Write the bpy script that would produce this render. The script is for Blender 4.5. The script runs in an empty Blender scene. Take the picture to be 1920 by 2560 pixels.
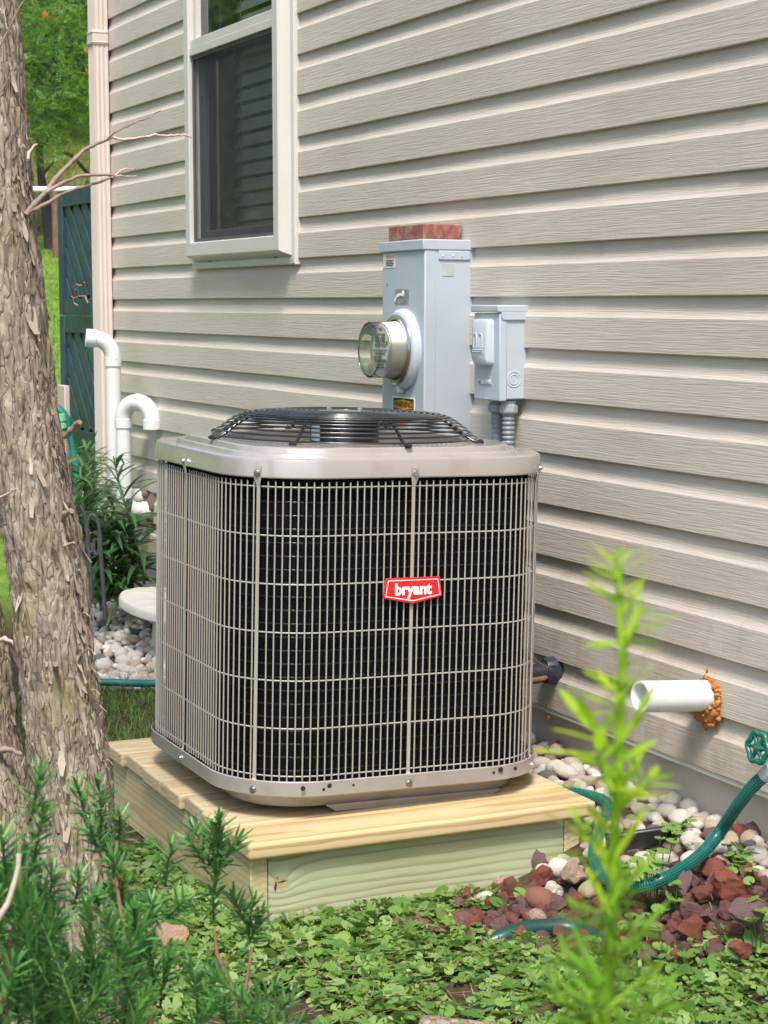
import bpy, bmesh, math, random
import numpy as np
from mathutils import Matrix, Vector, Euler

sc = bpy.context.scene
COL = sc.collection
R = math.radians

# ------------------------------------------------------------------ camera
F_PX, YAW, PIT, ROL = 4800.0, 0.4272592735554584, 0.109149681761078, -0.0016043976992976563
CAM = Vector((0.0, -2.3095334951699473, 1.265))
FW = Vector((-math.cos(YAW)*math.cos(PIT), math.sin(YAW)*math.cos(PIT), -math.sin(PIT)))
_r = Vector((math.sin(YAW), math.cos(YAW), 0.0)); _u = _r.cross(FW)
RT = math.cos(ROL)*_r + math.sin(ROL)*_u
UPV = -math.sin(ROL)*_r + math.cos(ROL)*_u
cd = bpy.data.cameras.new("camera"); cam = bpy.data.objects.new("camera", cd); COL.objects.link(cam)
cam.matrix_world = Matrix(((RT.x, UPV.x, -FW.x, CAM.x), (RT.y, UPV.y, -FW.y, CAM.y), (RT.z, UPV.z, -FW.z, CAM.z), (0, 0, 0, 1)))
cd.sensor_fit = 'HORIZONTAL'; cd.sensor_width = 36.0; cd.lens = 36.0*F_PX/1920.0
cd.clip_start = 0.05; cd.clip_end = 2000
cd.dof.use_dof = True; cd.dof.focus_distance = 4.2; cd.dof.aperture_fstop = 21.0
sc.camera = cam

# ------------------------------------------------------------------ light
SUN = Vector((0.46, -0.24, 0.84)).normalized()
wd = bpy.data.worlds.new("World"); sc.world = wd; wd.use_nodes = True
nt = wd.node_tree; bg = nt.nodes["Background"]
sky = nt.nodes.new("ShaderNodeTexSky"); sky.sky_type = 'NISHITA'; sky.sun_disc = False
sky.sun_elevation = math.asin(SUN.z); sky.sun_rotation = math.atan2(SUN.x, SUN.y)
sky.dust_density = 3.0; sky.air_density = 1.0; sky.ozone_density = 1.0
nt.links.new(sky.outputs[0], bg.inputs[0]); bg.inputs[1].default_value = 0.15
sd = bpy.data.lights.new("sun", 'SUN'); sun = bpy.data.objects.new("sun", sd); COL.objects.link(sun)
sd.energy = 2.4; sd.angle = R(14.0); sd.color = (1.0, 0.95, 0.87)
sun.rotation_euler = SUN.to_track_quat('Z', 'Y').to_euler(); sun.location = (3, -6, 9)
sc.view_settings.view_transform = 'Standard'; sc.view_settings.look = 'None'
sc.view_settings.exposure = 0.90; sc.view_settings.gamma = 1.0; sc.view_settings.use_curve_mapping = False
sc.cycles.use_denoising = True
sc.cycles.max_bounces = 8; sc.cycles.transparent_max_bounces = 12

rng = np.random.default_rng(7); random.seed(7)
DD = 1920.0/1659.0
def ray(x, y):
    return FW*F_PX + RT*(x*DD-960.0) + UPV*(1280.0-y*DD)
def at(x, y, X=None, Y=None, Z=None, D=None):
    """the point of the place seen along one sight line, on a plane of the place"""
    v = ray(x, y)
    if X is not None: t = (X-CAM.x)/v.x
    elif Y is not None: t = (Y-CAM.y)/v.y
    elif Z is not None: t = (Z-CAM.z)/v.z
    else: t = D/F_PX
    return CAM + v*t
def proj(p):
    d = Vector(p)-CAM; z = d.dot(FW)
    return (960+F_PX*d.dot(RT)/z)/DD, (1280-F_PX*d.dot(UPV)/z)/DD, z

# ------------------------------------------------------------------ noise
def _hash(i, j, k, s):
    n = (i*374761393 + j*668265263 + k*2147483647 + s*974634721) & 0xffffffff
    n = ((n ^ (n >> 13))*1274126177) & 0xffffffff
    n = ((n ^ (n >> 16))*2246822519) & 0xffffffff
    return ((n ^ (n >> 15)) & 0xffff)/65535.0
def vnoise(p, s=0):
    p = np.asarray(p, float); f = np.floor(p).astype(np.int64); t = p-f; t = t*t*(3-2*t)
    o = np.zeros(len(p))
    for a in (0, 1):
        for b in (0, 1):
            for c in (0, 1):
                w = (t[:, 0] if a else 1-t[:, 0])*(t[:, 1] if b else 1-t[:, 1])*(t[:, 2] if c else 1-t[:, 2])
                o += w*_hash(f[:, 0]+a, f[:, 1]+b, f[:, 2]+c, s)
    return o*2-1
def fbm(p, s=0, o=4):
    a, r = 1.0, 0; p = np.asarray(p, float)
    for k in range(o):
        r = r + a*vnoise(p*(2**k), s+k*17); a *= .5
    return r

# ------------------------------------------------------------------ mesh helpers
class MB:
    def __init__(s): s.v = []; s.f = []
    def add(s, vs, fs):
        n = len(s.v); s.v += [tuple(q) for q in vs]; s.f += [tuple(i+n for i in q) for q in fs]; return s
    def box(s, x0, x1, y0, y1, z0, z1):
        return s.add([(x0,y0,z0),(x1,y0,z0),(x1,y1,z0),(x0,y1,z0),(x0,y0,z1),(x1,y0,z1),(x1,y1,z1),(x0,y1,z1)],
                     [(0,3,2,1),(4,5,6,7),(0,1,5,4),(1,2,6,5),(2,3,7,6),(3,0,4,7)])
    def tube(s, pts, r, n=8, caps=True, close=False):
        P = [Vector(p) for p in pts]; m = len(P)
        rr = r if hasattr(r, '__len__') else [r]*m
        T = []
        for i in range(m):
            a = P[(i-1) % m] if (close or i > 0) else P[i]; b = P[(i+1) % m] if (close or i < m-1) else P[i]
            T.append((b-a).normalized())
        u = T[0].orthogonal().normalized(); vs = []; fs = []
        for i in range(m):
            if i: 
                u = (u - T[i]*u.dot(T[i]))
                u = u.normalized() if u.length > 1e-6 else T[i].orthogonal().normalized()
            w = T[i].cross(u)
            for k in range(n):
                a = 2*math.pi*k/n
                vs.append(P[i] + (u*math.cos(a)+w*math.sin(a))*rr[i])
        for i in range(m if close else m-1):
            for k in range(n):
                a, b = i*n+k, i*n+(k+1) % n; c, d = ((i+1) % m)*n+(k+1) % n, ((i+1) % m)*n+k
                fs.append((a, b, c, d))
        if caps and not close:
            fs.append(tuple(range(n-1, -1, -1))); fs.append(tuple((m-1)*n+k for k in range(n)))
        return s.add(vs, fs)
    def loops(s, loops, cap0=False, cap1=False, close=True):
        n = len(loops[0]); vs = [q for L in loops for q in L]; fs = []
        for i in range(len(loops)-1):
            for k in range(n if close else n-1):
                fs.append((i*n+k, i*n+(k+1) % n, (i+1)*n+(k+1) % n, (i+1)*n+k))
        if cap0: fs.append(tuple(range(n-1, -1, -1)))
        if cap1: fs.append(tuple((len(loops)-1)*n+k for k in range(n)))
        return s.add(vs, fs)
    def lathe(s, prof, origin, axis, n=32, cap0=False, cap1=False):
        a = Vector(axis).normalized(); u = a.orthogonal().normalized(); w = a.cross(u); o = Vector(origin)
        L = [[o + a*h + (u*math.cos(2*math.pi*k/n)+w*math.sin(2*math.pi*k/n))*rad for k in range(n)] for rad, h in prof]
        return s.loops(L, cap0, cap1)
    def prism(s, poly, fn, d0, d1):
        n = len(poly); L = [[fn(a, b, d0) for a, b in poly], [fn(a, b, d1) for a, b in poly]]
        return s.loops(L, True, True)
    def mesh(s, name):
        me = bpy.data.meshes.new(name); me.from_pydata(s.v, [], s.f); return me

def fix(me, smooth=40):
    bm = bmesh.new(); bm.from_mesh(me); bmesh.ops.recalc_face_normals(bm, faces=bm.faces); bm.to_mesh(me); bm.free()
    if smooth:
        me.shade_smooth()
        me.set_sharp_from_angle(angle=R(smooth))

WM = {}
def mesh_obj(name, me, m, parent=None, local=False, mw=None):
    o = bpy.data.objects.new(name, me); COL.objects.link(o)
    if m is not None and not me.materials: me.materials.append(m)
    if parent is not None:
        o.parent = parent
        if not local: o.matrix_parent_inverse = WM.get(parent.name, Matrix()).inverted()
    if mw is not None: o.matrix_basis = mw
    WM[o.name] = (mw.copy() if mw is not None else Matrix())
    if local and parent is not None: WM[o.name] = WM.get(parent.name, Matrix()) @ WM[o.name]
    return o
def ob(name, mb, m, parent=None, smooth=40, bevel=0, seg=2, local=False, mw=None):
    me = mb.mesh(name); fix(me, smooth)
    o = mesh_obj(name, me, m, parent, local, mw)
    if bevel:
        b = o.modifiers.new("bevel", 'BEVEL'); b.width = bevel; b.segments = seg; b.limit_method = 'ANGLE'; b.angle_limit = R(50)
        b.harden_normals = False
        me.shade_smooth(); me.set_sharp_from_angle(angle=R(60))
    return o
def npmesh(name, v, f, smooth=True):
    v = np.ascontiguousarray(v, np.float32); f = np.ascontiguousarray(f, np.int32); k = f.shape[1]
    me = bpy.data.meshes.new(name); me.vertices.add(len(v)); me.vertices.foreach_set("co", v.ravel())
    me.loops.add(f.size); me.loops.foreach_set("vertex_index", f.ravel())
    me.polygons.add(len(f)); me.polygons.foreach_set("loop_start", np.arange(0, f.size, k, dtype=np.int32))
    me.polygons.foreach_set("use_smooth", np.full(len(f), smooth, dtype=bool))
    me.update(calc_edges=True); me.validate(); return me
def thing(name, label, cat, loc=(0, 0, 0), group=None, mw=None):
    o = bpy.data.objects.new(name, None); COL.objects.link(o); o.empty_display_size = .05
    o.matrix_basis = mw if mw is not None else Matrix.Translation(Vector(loc)); WM[o.name] = o.matrix_basis.copy()
    return tag(o, label, cat, group)
def tag(o, label, cat, group=None):
    o['label'] = label; o['category'] = cat
    if group: o['group'] = group
    return o
def kind(o, k, label=None):
    o['kind'] = k
    if label: o['label'] = label
    return o

# ------------------------------------------------------------------ materials
def nodes(name):
    m = bpy.data.materials.new(name); m.use_nodes = True; t = m.node_tree
    return m, t, t.nodes["Principled BSDF"]
def N(t, typ, **k):
    n = t.nodes.new(typ)
    for a, b in k.items():
        if isinstance(a, str) and hasattr(n, a): setattr(n, a, b)
        else: n.inputs[a].default_value = b
    return n
def ramp(t, src, stops):
    n = t.nodes.new("ShaderNodeValToRGB"); t.links.new(src, n.inputs[0]); e = n.color_ramp.elements
    while len(e) < len(stops): e.new(.5)
    for q, (p, c) in zip(e, stops): q.position = p; q.color = (*c, 1)
    return n.outputs[0]
def coords(t, scale=(1, 1, 1), loc=(0, 0, 0), rot=(0, 0, 0), kind_='Object'):
    tc = t.nodes.new("ShaderNodeTexCoord"); mp = t.nodes.new("ShaderNodeMapping")
    mp.inputs['Scale'].default_value = scale; mp.inputs['Location'].default_value = loc; mp.inputs['Rotation'].default_value = rot
    t.links.new(tc.outputs[kind_], mp.inputs[0]); return mp.outputs[0]
def noise(t, vec, scale, detail=4, rough=.5, dist=0):
    n = t.nodes.new("ShaderNodeTexNoise"); n.inputs['Scale'].default_value = scale; n.inputs['Detail'].default_value = detail
    n.inputs['Roughness'].default_value = rough; n.inputs['Distortion'].default_value = dist
    if vec is not None: t.links.new(vec, n.inputs['Vector'])
    return n.outputs[0]
def mixc(t, fac, a, b, mode='MIX'):
    n = t.nodes.new("ShaderNodeMix"); n.data_type = 'RGBA'; n.blend_type = mode
    for sock, val in ((n.inputs[0], fac), (n.inputs[6], a), (n.inputs[7], b)):
        if hasattr(val, 'links') or hasattr(val, 'is_linked'): t.links.new(val, sock)
        elif isinstance(val, (int, float)): sock.default_value = val
        else: sock.default_value = (*val, 1)
    return n.outputs[2]
def mth(t, op, a, b=0.0):
    n = t.nodes.new("ShaderNodeMath"); n.operation = op
    for i, val in enumerate((a, b)):
        if hasattr(val, 'is_linked'): t.links.new(val, n.inputs[i])
        else: n.inputs[i].default_value = val
    return n.outputs[0]
def bump(t, p, h, dist=.002, strength=.5):
    n = t.nodes.new("ShaderNodeBump"); n.inputs['Strength'].default_value = strength; n.inputs['Distance'].default_value = dist
    t.links.new(h, n.inputs['Height']); t.links.new(n.outputs[0], p.inputs['Normal'])
def mat(name, c, rough=.5, var=.12, vs=8, metal=0, b=0, bs=60, spec=.5, coat=0, dirt=None, ds=3):
    m, t, p = nodes(name); v = coords(t)
    n = noise(t, v, vs, 5)
    c2 = tuple(x*(1-var) for x in c); c3 = tuple(min(1, x*(1+var)) for x in c)
    col = ramp(t, n, [(.3, c2), (.7, c3)])
    if dirt:
        dn = noise(t, v, ds, 6, .65)
        col = mixc(t, ramp(t, dn, [(.52, (0, 0, 0)), (.72, (1, 1, 1))]), col, dirt)
    t.links.new(col, p.inputs['Base Color'])
    rn = noise(t, v, vs*2.3, 4)
    t.links.new(ramp(t, rn, [(.2, (rough*.8,)*3), (.8, (min(1, rough*1.2),)*3)]), p.inputs['Roughness'])
    p.inputs['Metallic'].default_value = metal; p.inputs['Specular IOR Level'].default_value = spec
    p.inputs['Coat Weight'].default_value = coat; p.inputs['Coat Roughness'].default_value = .08
    if b: bump(t, p, noise(t, v, bs, 6, .6), b, .6)
    return m
def leafmat(name, stops, rough=.45, trans=.35, island=True, spec=.4):
    m, t, p = nodes(name)
    if island:
        g = t.nodes.new("ShaderNodeNewGeometry"); src = g.outputs['Random Per Island']
    else:
        g = t.nodes.new("ShaderNodeObjectInfo"); src = g.outputs['Random']
    v = coords(t)
    f = mth(t, 'ADD', mth(t, 'MULTIPLY', src, .75), mth(t, 'MULTIPLY', noise(t, v, 30, 3), .25))
    c = ramp(t, f, stops); t.links.new(c, p.inputs['Base Color']); p.inputs['Roughness'].default_value = rough
    p.inputs['Specular IOR Level'].default_value = spec
    tr = t.nodes.new("ShaderNodeBsdfTranslucent"); hs = t.nodes.new("ShaderNodeHueSaturation")
    hs.inputs['Hue'].default_value = .48; hs.inputs['Value'].default_value = 1.5; t.links.new(c, hs.inputs['Color']); t.links.new(hs.outputs[0], tr.inputs[0])
    mx = t.nodes.new("ShaderNodeMixShader"); mx.inputs[0].default_value = trans
    t.links.new(p.outputs[0], mx.inputs[1]); t.links.new(tr.outputs[0], mx.inputs[2])
    t.links.new(mx.outputs[0], t.nodes["Material Output"].inputs[0]); return m

def siding_mat(name, c):
    m, t, p = nodes(name)
    v1 = coords(t, (7, 1, 270)); v2 = coords(t); v3 = coords(t, (20, 1, 600))
    big = noise(t, v2, 1.3, 4); st = noise(t, v1, 1.0, 3, .5, .9); fine = noise(t, v3, 1.0, 2, .5, .6)
    col = ramp(t, big, [(.3, tuple(x*.94 for x in c)), (.7, tuple(x*1.04 for x in c))])
    sm = noise(t, coords(t, (2.2, 1, 9)), 1.0, 5, .6)
    col = mixc(t, ramp(t, sm, [(.50, (0, 0, 0)), (.8, (.6,)*3)]), col, (c[0]*.78, c[1]*.74, c[2]*.64))
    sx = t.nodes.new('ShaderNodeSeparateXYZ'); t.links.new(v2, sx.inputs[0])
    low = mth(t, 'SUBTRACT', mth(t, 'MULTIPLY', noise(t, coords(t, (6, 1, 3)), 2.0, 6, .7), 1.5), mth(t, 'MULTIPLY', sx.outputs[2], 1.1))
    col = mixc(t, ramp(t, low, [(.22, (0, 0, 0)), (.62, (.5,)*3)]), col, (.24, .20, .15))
    col = mixc(t, ramp(t, st, [(.42, (.09,)*3), (.56, (0, 0, 0))]), col, tuple(x*.62 for x in c))
    t.links.new(col, p.inputs['Base Color']); p.inputs['Roughness'].default_value = .5; p.inputs['Specular IOR Level'].default_value = .35
    h = mth(t, 'ADD', mth(t, 'MULTIPLY', ramp(t, st, [(.38, (0, 0, 0)), (.62, (1, 1, 1))]), .7), mth(t, 'MULTIPLY', fine, .4))
    bump(t, p, h, .0010, .6)
    return m
def wood_mat(name, a, b, axis='Y', off=(0, 0, 0), tint=None, scale=22, knots=()):
    """solid growth rings round the board's length, so the faces show grain and the sawn ends show rings"""
    m, t, p = nodes(name)
    s = {'X': (.12, 1, 1), 'Y': (1, .12, 1), 'Z': (1, 1, .12)}[axis]
    v = coords(t, s, off)
    wob = noise(t, v, 7, 3, .5)
    w = t.nodes.new("ShaderNodeTexWave"); w.wave_type = 'RINGS'; w.rings_direction = axis; w.wave_profile = 'SAW'
    w.inputs['Scale'].default_value = scale; w.inputs['Distortion'].default_value = 5.0; w.inputs['Detail'].default_value = 3
    w.inputs['Detail Scale'].default_value = 1.1; w.inputs['Detail Roughness'].default_value = .55
    vec = v
    if knots:
        tc = t.nodes.new("ShaderNodeTexCoord")
        for kp, kr in knots:
            vd = t.nodes.new("ShaderNodeVectorMath"); vd.operation = 'DISTANCE'; vd.inputs[1].default_value = kp; t.links.new(tc.outputs['Object'], vd.inputs[0])
            dist = vd.outputs['Value']
            fall = mth(t, 'MULTIPLY', mth(t, 'POWER', 2.718, mth(t, 'MULTIPLY', mth(t, 'DIVIDE', dist, kr*2.2), -1.6)), .05)
            cb = t.nodes.new("ShaderNodeCombineXYZ"); t.links.new(fall, cb.inputs[2]); t.links.new(fall, cb.inputs[0])
            va = t.nodes.new("ShaderNodeVectorMath"); va.operation = 'ADD'; t.links.new(vec, va.inputs[0]); t.links.new(cb.outputs[0], va.inputs[1]); vec = va.outputs[0]
    t.links.new(vec, w.inputs['Vector'])
    col = ramp(t, w.outputs[1], [(.0, a), (.45, tuple(x*.85+y*.15 for x, y in zip(a, b))), (.82, b), (.93, tuple(y*.7 for y in b)), (1.0, a)])
    fib = noise(t, coords(t, {'X': (3, 160, 160), 'Y': (160, 3, 160), 'Z': (160, 160, 3)}[axis]), 1.0, 3)
    col = mixc(t, .30, col, ramp(t, fib, [(.3, tuple(x*.72 for x in a)), (.7, tuple(min(1, x*1.15) for x in a))]))
    bl = noise(t, coords(t, {'X': (1.2, 7, 7), 'Y': (7, 1.2, 7), 'Z': (7, 7, 1.2)}[axis], (3, 5, 1)), 1.0, 4)
    col = mixc(t, ramp(t, bl, [(.45, (0, 0, 0)), (.75, (.55,)*3)]), col, tuple(y*1.05 for y in b))
    if tint:
        tn = noise(t, coords(t, {'X': (2, 9, 9), 'Y': (9, 2, 9), 'Z': (9, 9, 2)}[axis]), 1.0, 4)
        col = mixc(t, ramp(t, tn, [(.36, (0, 0, 0)), (.66, (.40,)*3)]), col, tint)
    for kp, kr in knots:
        vd = t.nodes.new("ShaderNodeVectorMath"); vd.operation = 'DISTANCE'; vd.inputs[1].default_value = kp
        wn = t.nodes.new("ShaderNodeTexNoise"); wn.inputs['Scale'].default_value = 60
        tcx = t.nodes.new("ShaderNodeTexCoord"); t.links.new(tcx.outputs['Object'], vd.inputs[0])
        d = mth(t, 'ADD', vd.outputs['Value'], mth(t, 'MULTIPLY', mth(t, 'SUBTRACT', wn.outputs[0], .5), kr*.25))
        rg = mth(t, 'SINE', mth(t, 'MULTIPLY', d, 2*math.pi/(kr*.26)))
        kc = ramp(t, mth(t, 'ADD', mth(t, 'MULTIPLY', rg, .5), .5), [(.15, (.34, .25, .10)), (.7, (.41, .35, .16))])
        col = mixc(t, ramp(t, mth(t, 'DIVIDE', d, kr), [(.10, (.9,)*3), (.6, (.55,)*3), (1.1, (0, 0, 0))]), col, kc)
    t.links.new(col, p.inputs['Base Color']); p.inputs['Roughness'].default_value = .62; p.inputs['Specular IOR Level'].default_value = .3
    bump(t, p, mth(t, 'ADD', w.outputs[1], fib), .0006, .5)
    return m

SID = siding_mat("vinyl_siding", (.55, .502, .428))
TRIM = mat("white_vinyl_trim", (.58, .575, .53), .35, .04, 5)
PINKTRIM = mat("pinkish_downspout_paint", (.60, .52, .468), .4, .04, 4)
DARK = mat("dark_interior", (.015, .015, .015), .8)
CONC = mat("foundation_concrete", (.55, .50, .43), .85, .14, 6, b=.003, bs=50, dirt=(.44, .395, .325), ds=5)
CONC2 = mat("cast_concrete", (.55, .53, .46), .8, .08, 10, b=.001, bs=120, dirt=(.42, .42, .33), ds=7)
ACP = mat("taupe_enamel", (.41, .38, .355), .24, .04, 6, metal=.28, coat=.6, dirt=(.34, .31, .28), ds=9)
ACW = mat("taupe_wire_coating", (.37, .345, .315), .3, .04, 6)
BLACKG = mat("black_gloss_wire", (.012, .012, .013), .18, .1, 20, coat=.6)
COIL = mat("black_coil_fins", (.004, .004, .005), .55, .2, 40, spec=.15)
TUBEB = mat("black_coil_tube", (.012, .012, .014), .14, .1, 20)
STEEL = mat("zinc_screw", (.62, .62, .62), .3, .05, 20, metal=1)
RED = mat("red_badge_plastic", (.72, .015, .02), .3, .03, 10)
WHITEP = mat("white_print", (.82, .82, .80), .45, .03, 10)
GREYP = mat("grey_cabinet_paint", (.40, .455, .51), .38, .05, 3, dirt=(.38, .41, .44), ds=4)
GREYS = mat("grey_embossed_paint", (.47, .51, .55), .38, .04, 3)
GREYC = mat("grey_pvc_conduit", (.20, .22, .26), .4, .1, 10)
GREYF = mat("grey_conduit_fitting", (.30, .32, .33), .5, .1, 10)
PVC = mat("white_pvc", (.66, .67, .66), .28, .02, 4, dirt=(.68, .68, .64), ds=6)
SILIC = mat("brown_sealant", (.13, .105, .085), .6, .2, 10, b=.002, bs=30)
FOAM = mat("orange_spray_foam", (.40, .16, .035), .75, .4, 90, b=.004, bs=140)
RUBBER = mat("black_foam_insulation", (.022, .023, .026), .55, .5, 160, b=.002, bs=160)
TAPE = mat("blue_black_tape", (.035, .045, .065), .25, .2, 20, b=.001, bs=60)
COPPER = mat("copper", (.55, .27, .17), .4, .2, 30, metal=.6)
HOSE = mat("green_hose_vinyl", (.006, .055, .05), .25, .15, 20)
HOSEL = mat("green_hose_braid", (.014, .21, .17), .4, .1, 20)
EDG = mat("dark_green_edging", (.01, .055, .05), .35, .2, 8)
VALVE = mat("green_valve_paint", (.01, .13, .09), .3, .25, 60)
BRICKM = mat("red_clay_paver", (.24, .09, .07), .85, .35, 60, b=.002, bs=150, dirt=(.40, .26, .22), ds=22)
BLK = mat("black_print", (.015, .02, .015), .5)
ORANGE = mat("orange_sticker", (.72, .28, .03), .45, .06, 20)
CREAM = mat("cream_meter_barrel", (.80, .79, .72), .4, .05, 20)
METAL = mat("bright_ring_metal", (.62, .62, .60), .25, .1, 10, metal=1)
DIAL = mat("meter_dial", (.56, .58, .57), .5, .03, 10)
LCD = mat("meter_display", (.11, .14, .10), .2, .1, 20)
LATT = mat("dark_teal_lattice_paint", (.022, .058, .080), .42, .3, 12, dirt=(.05, .06, .06), ds=14)
IRON = mat("dark_iron", (.05, .05, .055), .5, .3, 30)
RUST = mat("rusty_pole", (.17, .09, .075), .8, .3, 20)
BOARD = mat("pinkish_board", (.52, .42, .37), .6, .05, 6)
OLDWOOD = wood_mat("weathered_plank", (.30, .15, .09), (.17, .08, .05), 'X', (.3, .1, .04))
SLAT = mat("blind_slat", (.74, .75, .67), .5, .05, 10)
SASH = mat("grey_sash", (.085, .085, .10), .5, .15, 10)
STICK = mat("faded_pink_print", (.55, .25, .25), .6, .2, 60)
PAPER = mat("faded_label_paper", (.58, .58, .56), .6, .1, 60)
GTAPE = mat("old_grey_label", (.40, .42, .42), .6, .1, 30)

def glassmat(name, tint=(1, 1, 1), refl=.12, rough=.02):
    m, t, p = nodes(name)
    tr = t.nodes.new("ShaderNodeBsdfTransparent"); gl = t.nodes.new("ShaderNodeBsdfGlossy"); gl.inputs['Roughness'].default_value = rough
    nz = noise(t, coords(t), 6, 3); t.links.new(ramp(t, nz, [(.3, tuple(x*.96 for x in tint)), (.7, tint)]), tr.inputs[0])
    fr = t.nodes.new("ShaderNodeFresnel"); fr.inputs[0].default_value = 1.5
    f = mth(t, 'ADD', fr.outputs[0], refl); mx = t.nodes.new("ShaderNodeMixShader")
    t.links.new(f, mx.inputs[0]); t.links.new(tr.outputs[0], mx.inputs[1]); t.links.new(gl.outputs[0], mx.inputs[2])
    t.links.new(mx.outputs[0], t.nodes["Material Output"].inputs[0]); return m
GLASS = glassmat("window_glass", (.95, .97, .96), .07)
MGLASS = glassmat("meter_glass", (.98, .98, .94), .0, .04)
def screenmat():
    m, t, p = nodes("insect_screen_mesh")
    p.inputs['Roughness'].default_value = .6
    nz = noise(t, coords(t, (9, 1, 2)), 2, 5); t.links.new(ramp(t, nz, [(.3, (.035, .035, .042)), (.75, (.075, .075, .085))]), p.inputs['Base Color'])
    tr = t.nodes.new("ShaderNodeBsdfTransparent"); mx = t.nodes.new("ShaderNodeMixShader")
    f = ramp(t, noise(t, coords(t), 3, 4), [(.3, (.34,)*3), (.7, (.46,)*3)]); t.links.new(f, mx.inputs[0])
    t.links.new(tr.outputs[0], mx.inputs[1]); t.links.new(p.outputs[0], mx.inputs[2]); t.links.new(mx.outputs[0], t.nodes["Material Output"].inputs[0]); return m
SCREEN = screenmat()

# ------------------------------------------------------------------ ground
def sstep(a): a = np.clip(a, 0, 1); return a*a*(3-2*a)
def gh(x, y):
    x = np.atleast_1d(np.asarray(x, float)); y = np.atleast_1d(np.asarray(y, float))
    amp = .055 + .085*sstep((x+5.2)/.9)
    z = amp*sstep((y+.44)/.42)*np.where(y > .3, 0.6, 1.0)
    far = np.clip(-x-9.0, 0, None); z = z + .135*far*sstep(far/3.0)
    far2 = np.clip(-x-38.0, 0, 60); z = z + .30*far2
    q = np.stack([x*3.1, y*3.1, 0*x], 1); z = z + .010*fbm(q, 3, 3)*np.where(far > 0, 2.0, 1.0)
    return z
def g1(x, y): return float(gh(x, y)[0])
def at_ground(px, py, dz=0.0):
    z = 0.02
    for _ in range(12):
        p = at(px, py, Z=z); z = g1(p.x, p.y)+dz
    return p
xs = np.unique(np.concatenate([-np.geomspace(9, 400, 60), np.arange(-9, 1.6, .045), np.geomspace(1.6, 200, 25)]))
ys = np.unique(np.concatenate([-np.geomspace(3, 300, 40), np.arange(-3, .3, .045), np.geomspace(.3, 300, 45)]))
gx, gy = np.meshgrid(xs, ys, indexing='ij'); gz = gh(gx.ravel(), gy.ravel())
nx, ny = gx.shape; ii = np.arange(nx*ny).reshape(nx, ny)
gf = np.stack([ii[:-1, :-1], ii[1:, :-1], ii[1:, 1:], ii[:-1, 1:]], -1).reshape(-1, 4)
def ground_mat():
    m, t, p = nodes("soil_and_lawn"); v = coords(t)
    soil = ramp(t, noise(t, v, 28, 6, .65), [(.3, (.035, .024, .016)), (.55, (.085, .058, .038)), (.8, (.15, .115, .075))])
    g = ramp(t, noise(t, coords(t, (1, 2.2, 1)), 5, 7, .7), [(.25, (.055, .115, .012)), (.5, (.13, .22, .03)), (.75, (.24, .30, .075))])
    mead = ramp(t, noise(t, v, 1.7, 7, .7), [(.3, (.07, .12, .02)), (.55, (.20, .25, .05)), (.75, (.32, .29, .12))])
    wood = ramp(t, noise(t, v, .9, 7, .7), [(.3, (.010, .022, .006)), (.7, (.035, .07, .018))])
    sx = t.nodes.new("ShaderNodeSeparateXYZ"); t.links.new(v, sx.inputs[0])
    wv = mth(t, 'ADD', sx.outputs[0], mth(t, 'MULTIPLY', noise(t, v, 2.0, 4), 1.2))
    def step(x0, w): return ramp(t, mth(t, 'DIVIDE', mth(t, 'SUBTRACT', x0, wv), w), [(0, (0, 0, 0)), (1, (1, 1, 1))])
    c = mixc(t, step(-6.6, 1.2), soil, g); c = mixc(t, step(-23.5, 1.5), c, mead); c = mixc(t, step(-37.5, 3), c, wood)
    t.links.new(c, p.inputs['Base Color']); p.inputs['Roughness'].default_value = .95; p.inputs['Specular IOR Level'].default_value = .15
    bump(t, p, noise(t, v, 40, 6, .7), .02, .8); return m
go = mesh_obj("ground", npmesh("ground", np.stack([gx.ravel(), gy.ravel(), gz], 1), gf), ground_mat()); kind(go, 'structure')

# ------------------------------------------------------------------ house
XL, XR, ZB, EXP = -7.86, 1.6, 0.2617, .127
house = thing("house", "beige vinyl sided house wall with a white framed window and concrete foundation", "house", (-3, .3, 0))

WX0, WX1, WZ0, WZ1 = -6.738, -5.727, 1.384, 3.0
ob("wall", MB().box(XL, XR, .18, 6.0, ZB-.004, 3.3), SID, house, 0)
ob("wall", MB().box(XL, WX0+.03, .022, .179, ZB-.004, 3.3), SID, house, 0); ob("wall", MB().box(WX1-.03, XR, .022, .179, ZB-.004, 3.3), SID, house, 0)
ob("wall", MB().box(WX0+.031, WX1-.031, .022, .179, ZB-.004, WZ0+.03), SID, house, 0); ob("wall", MB().box(WX0+.031, WX1-.031, .022, .179, WZ1-.03, 3.3), SID, house, 0)
ob("foundation", MB().box(XL+.01, XR-.01, .045, 5.9, -.5, ZB-.006), CONC, house, 0, bevel=.004)
WX0, WX1, WZ0, WZ1 = -6.738, -5.727, 1.384, 3.0
prof = [(0, .0125), (-.0010, .012), (-.001, .0004), (.0008, -.0004), (.040, .0000), (.0765, .0004), (.0788, .0017), (.0830, .0045), (.0900, .0073), (.099, .0094), (.109, .0108), (.120, .0116), (.137, .0122)]
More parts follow.
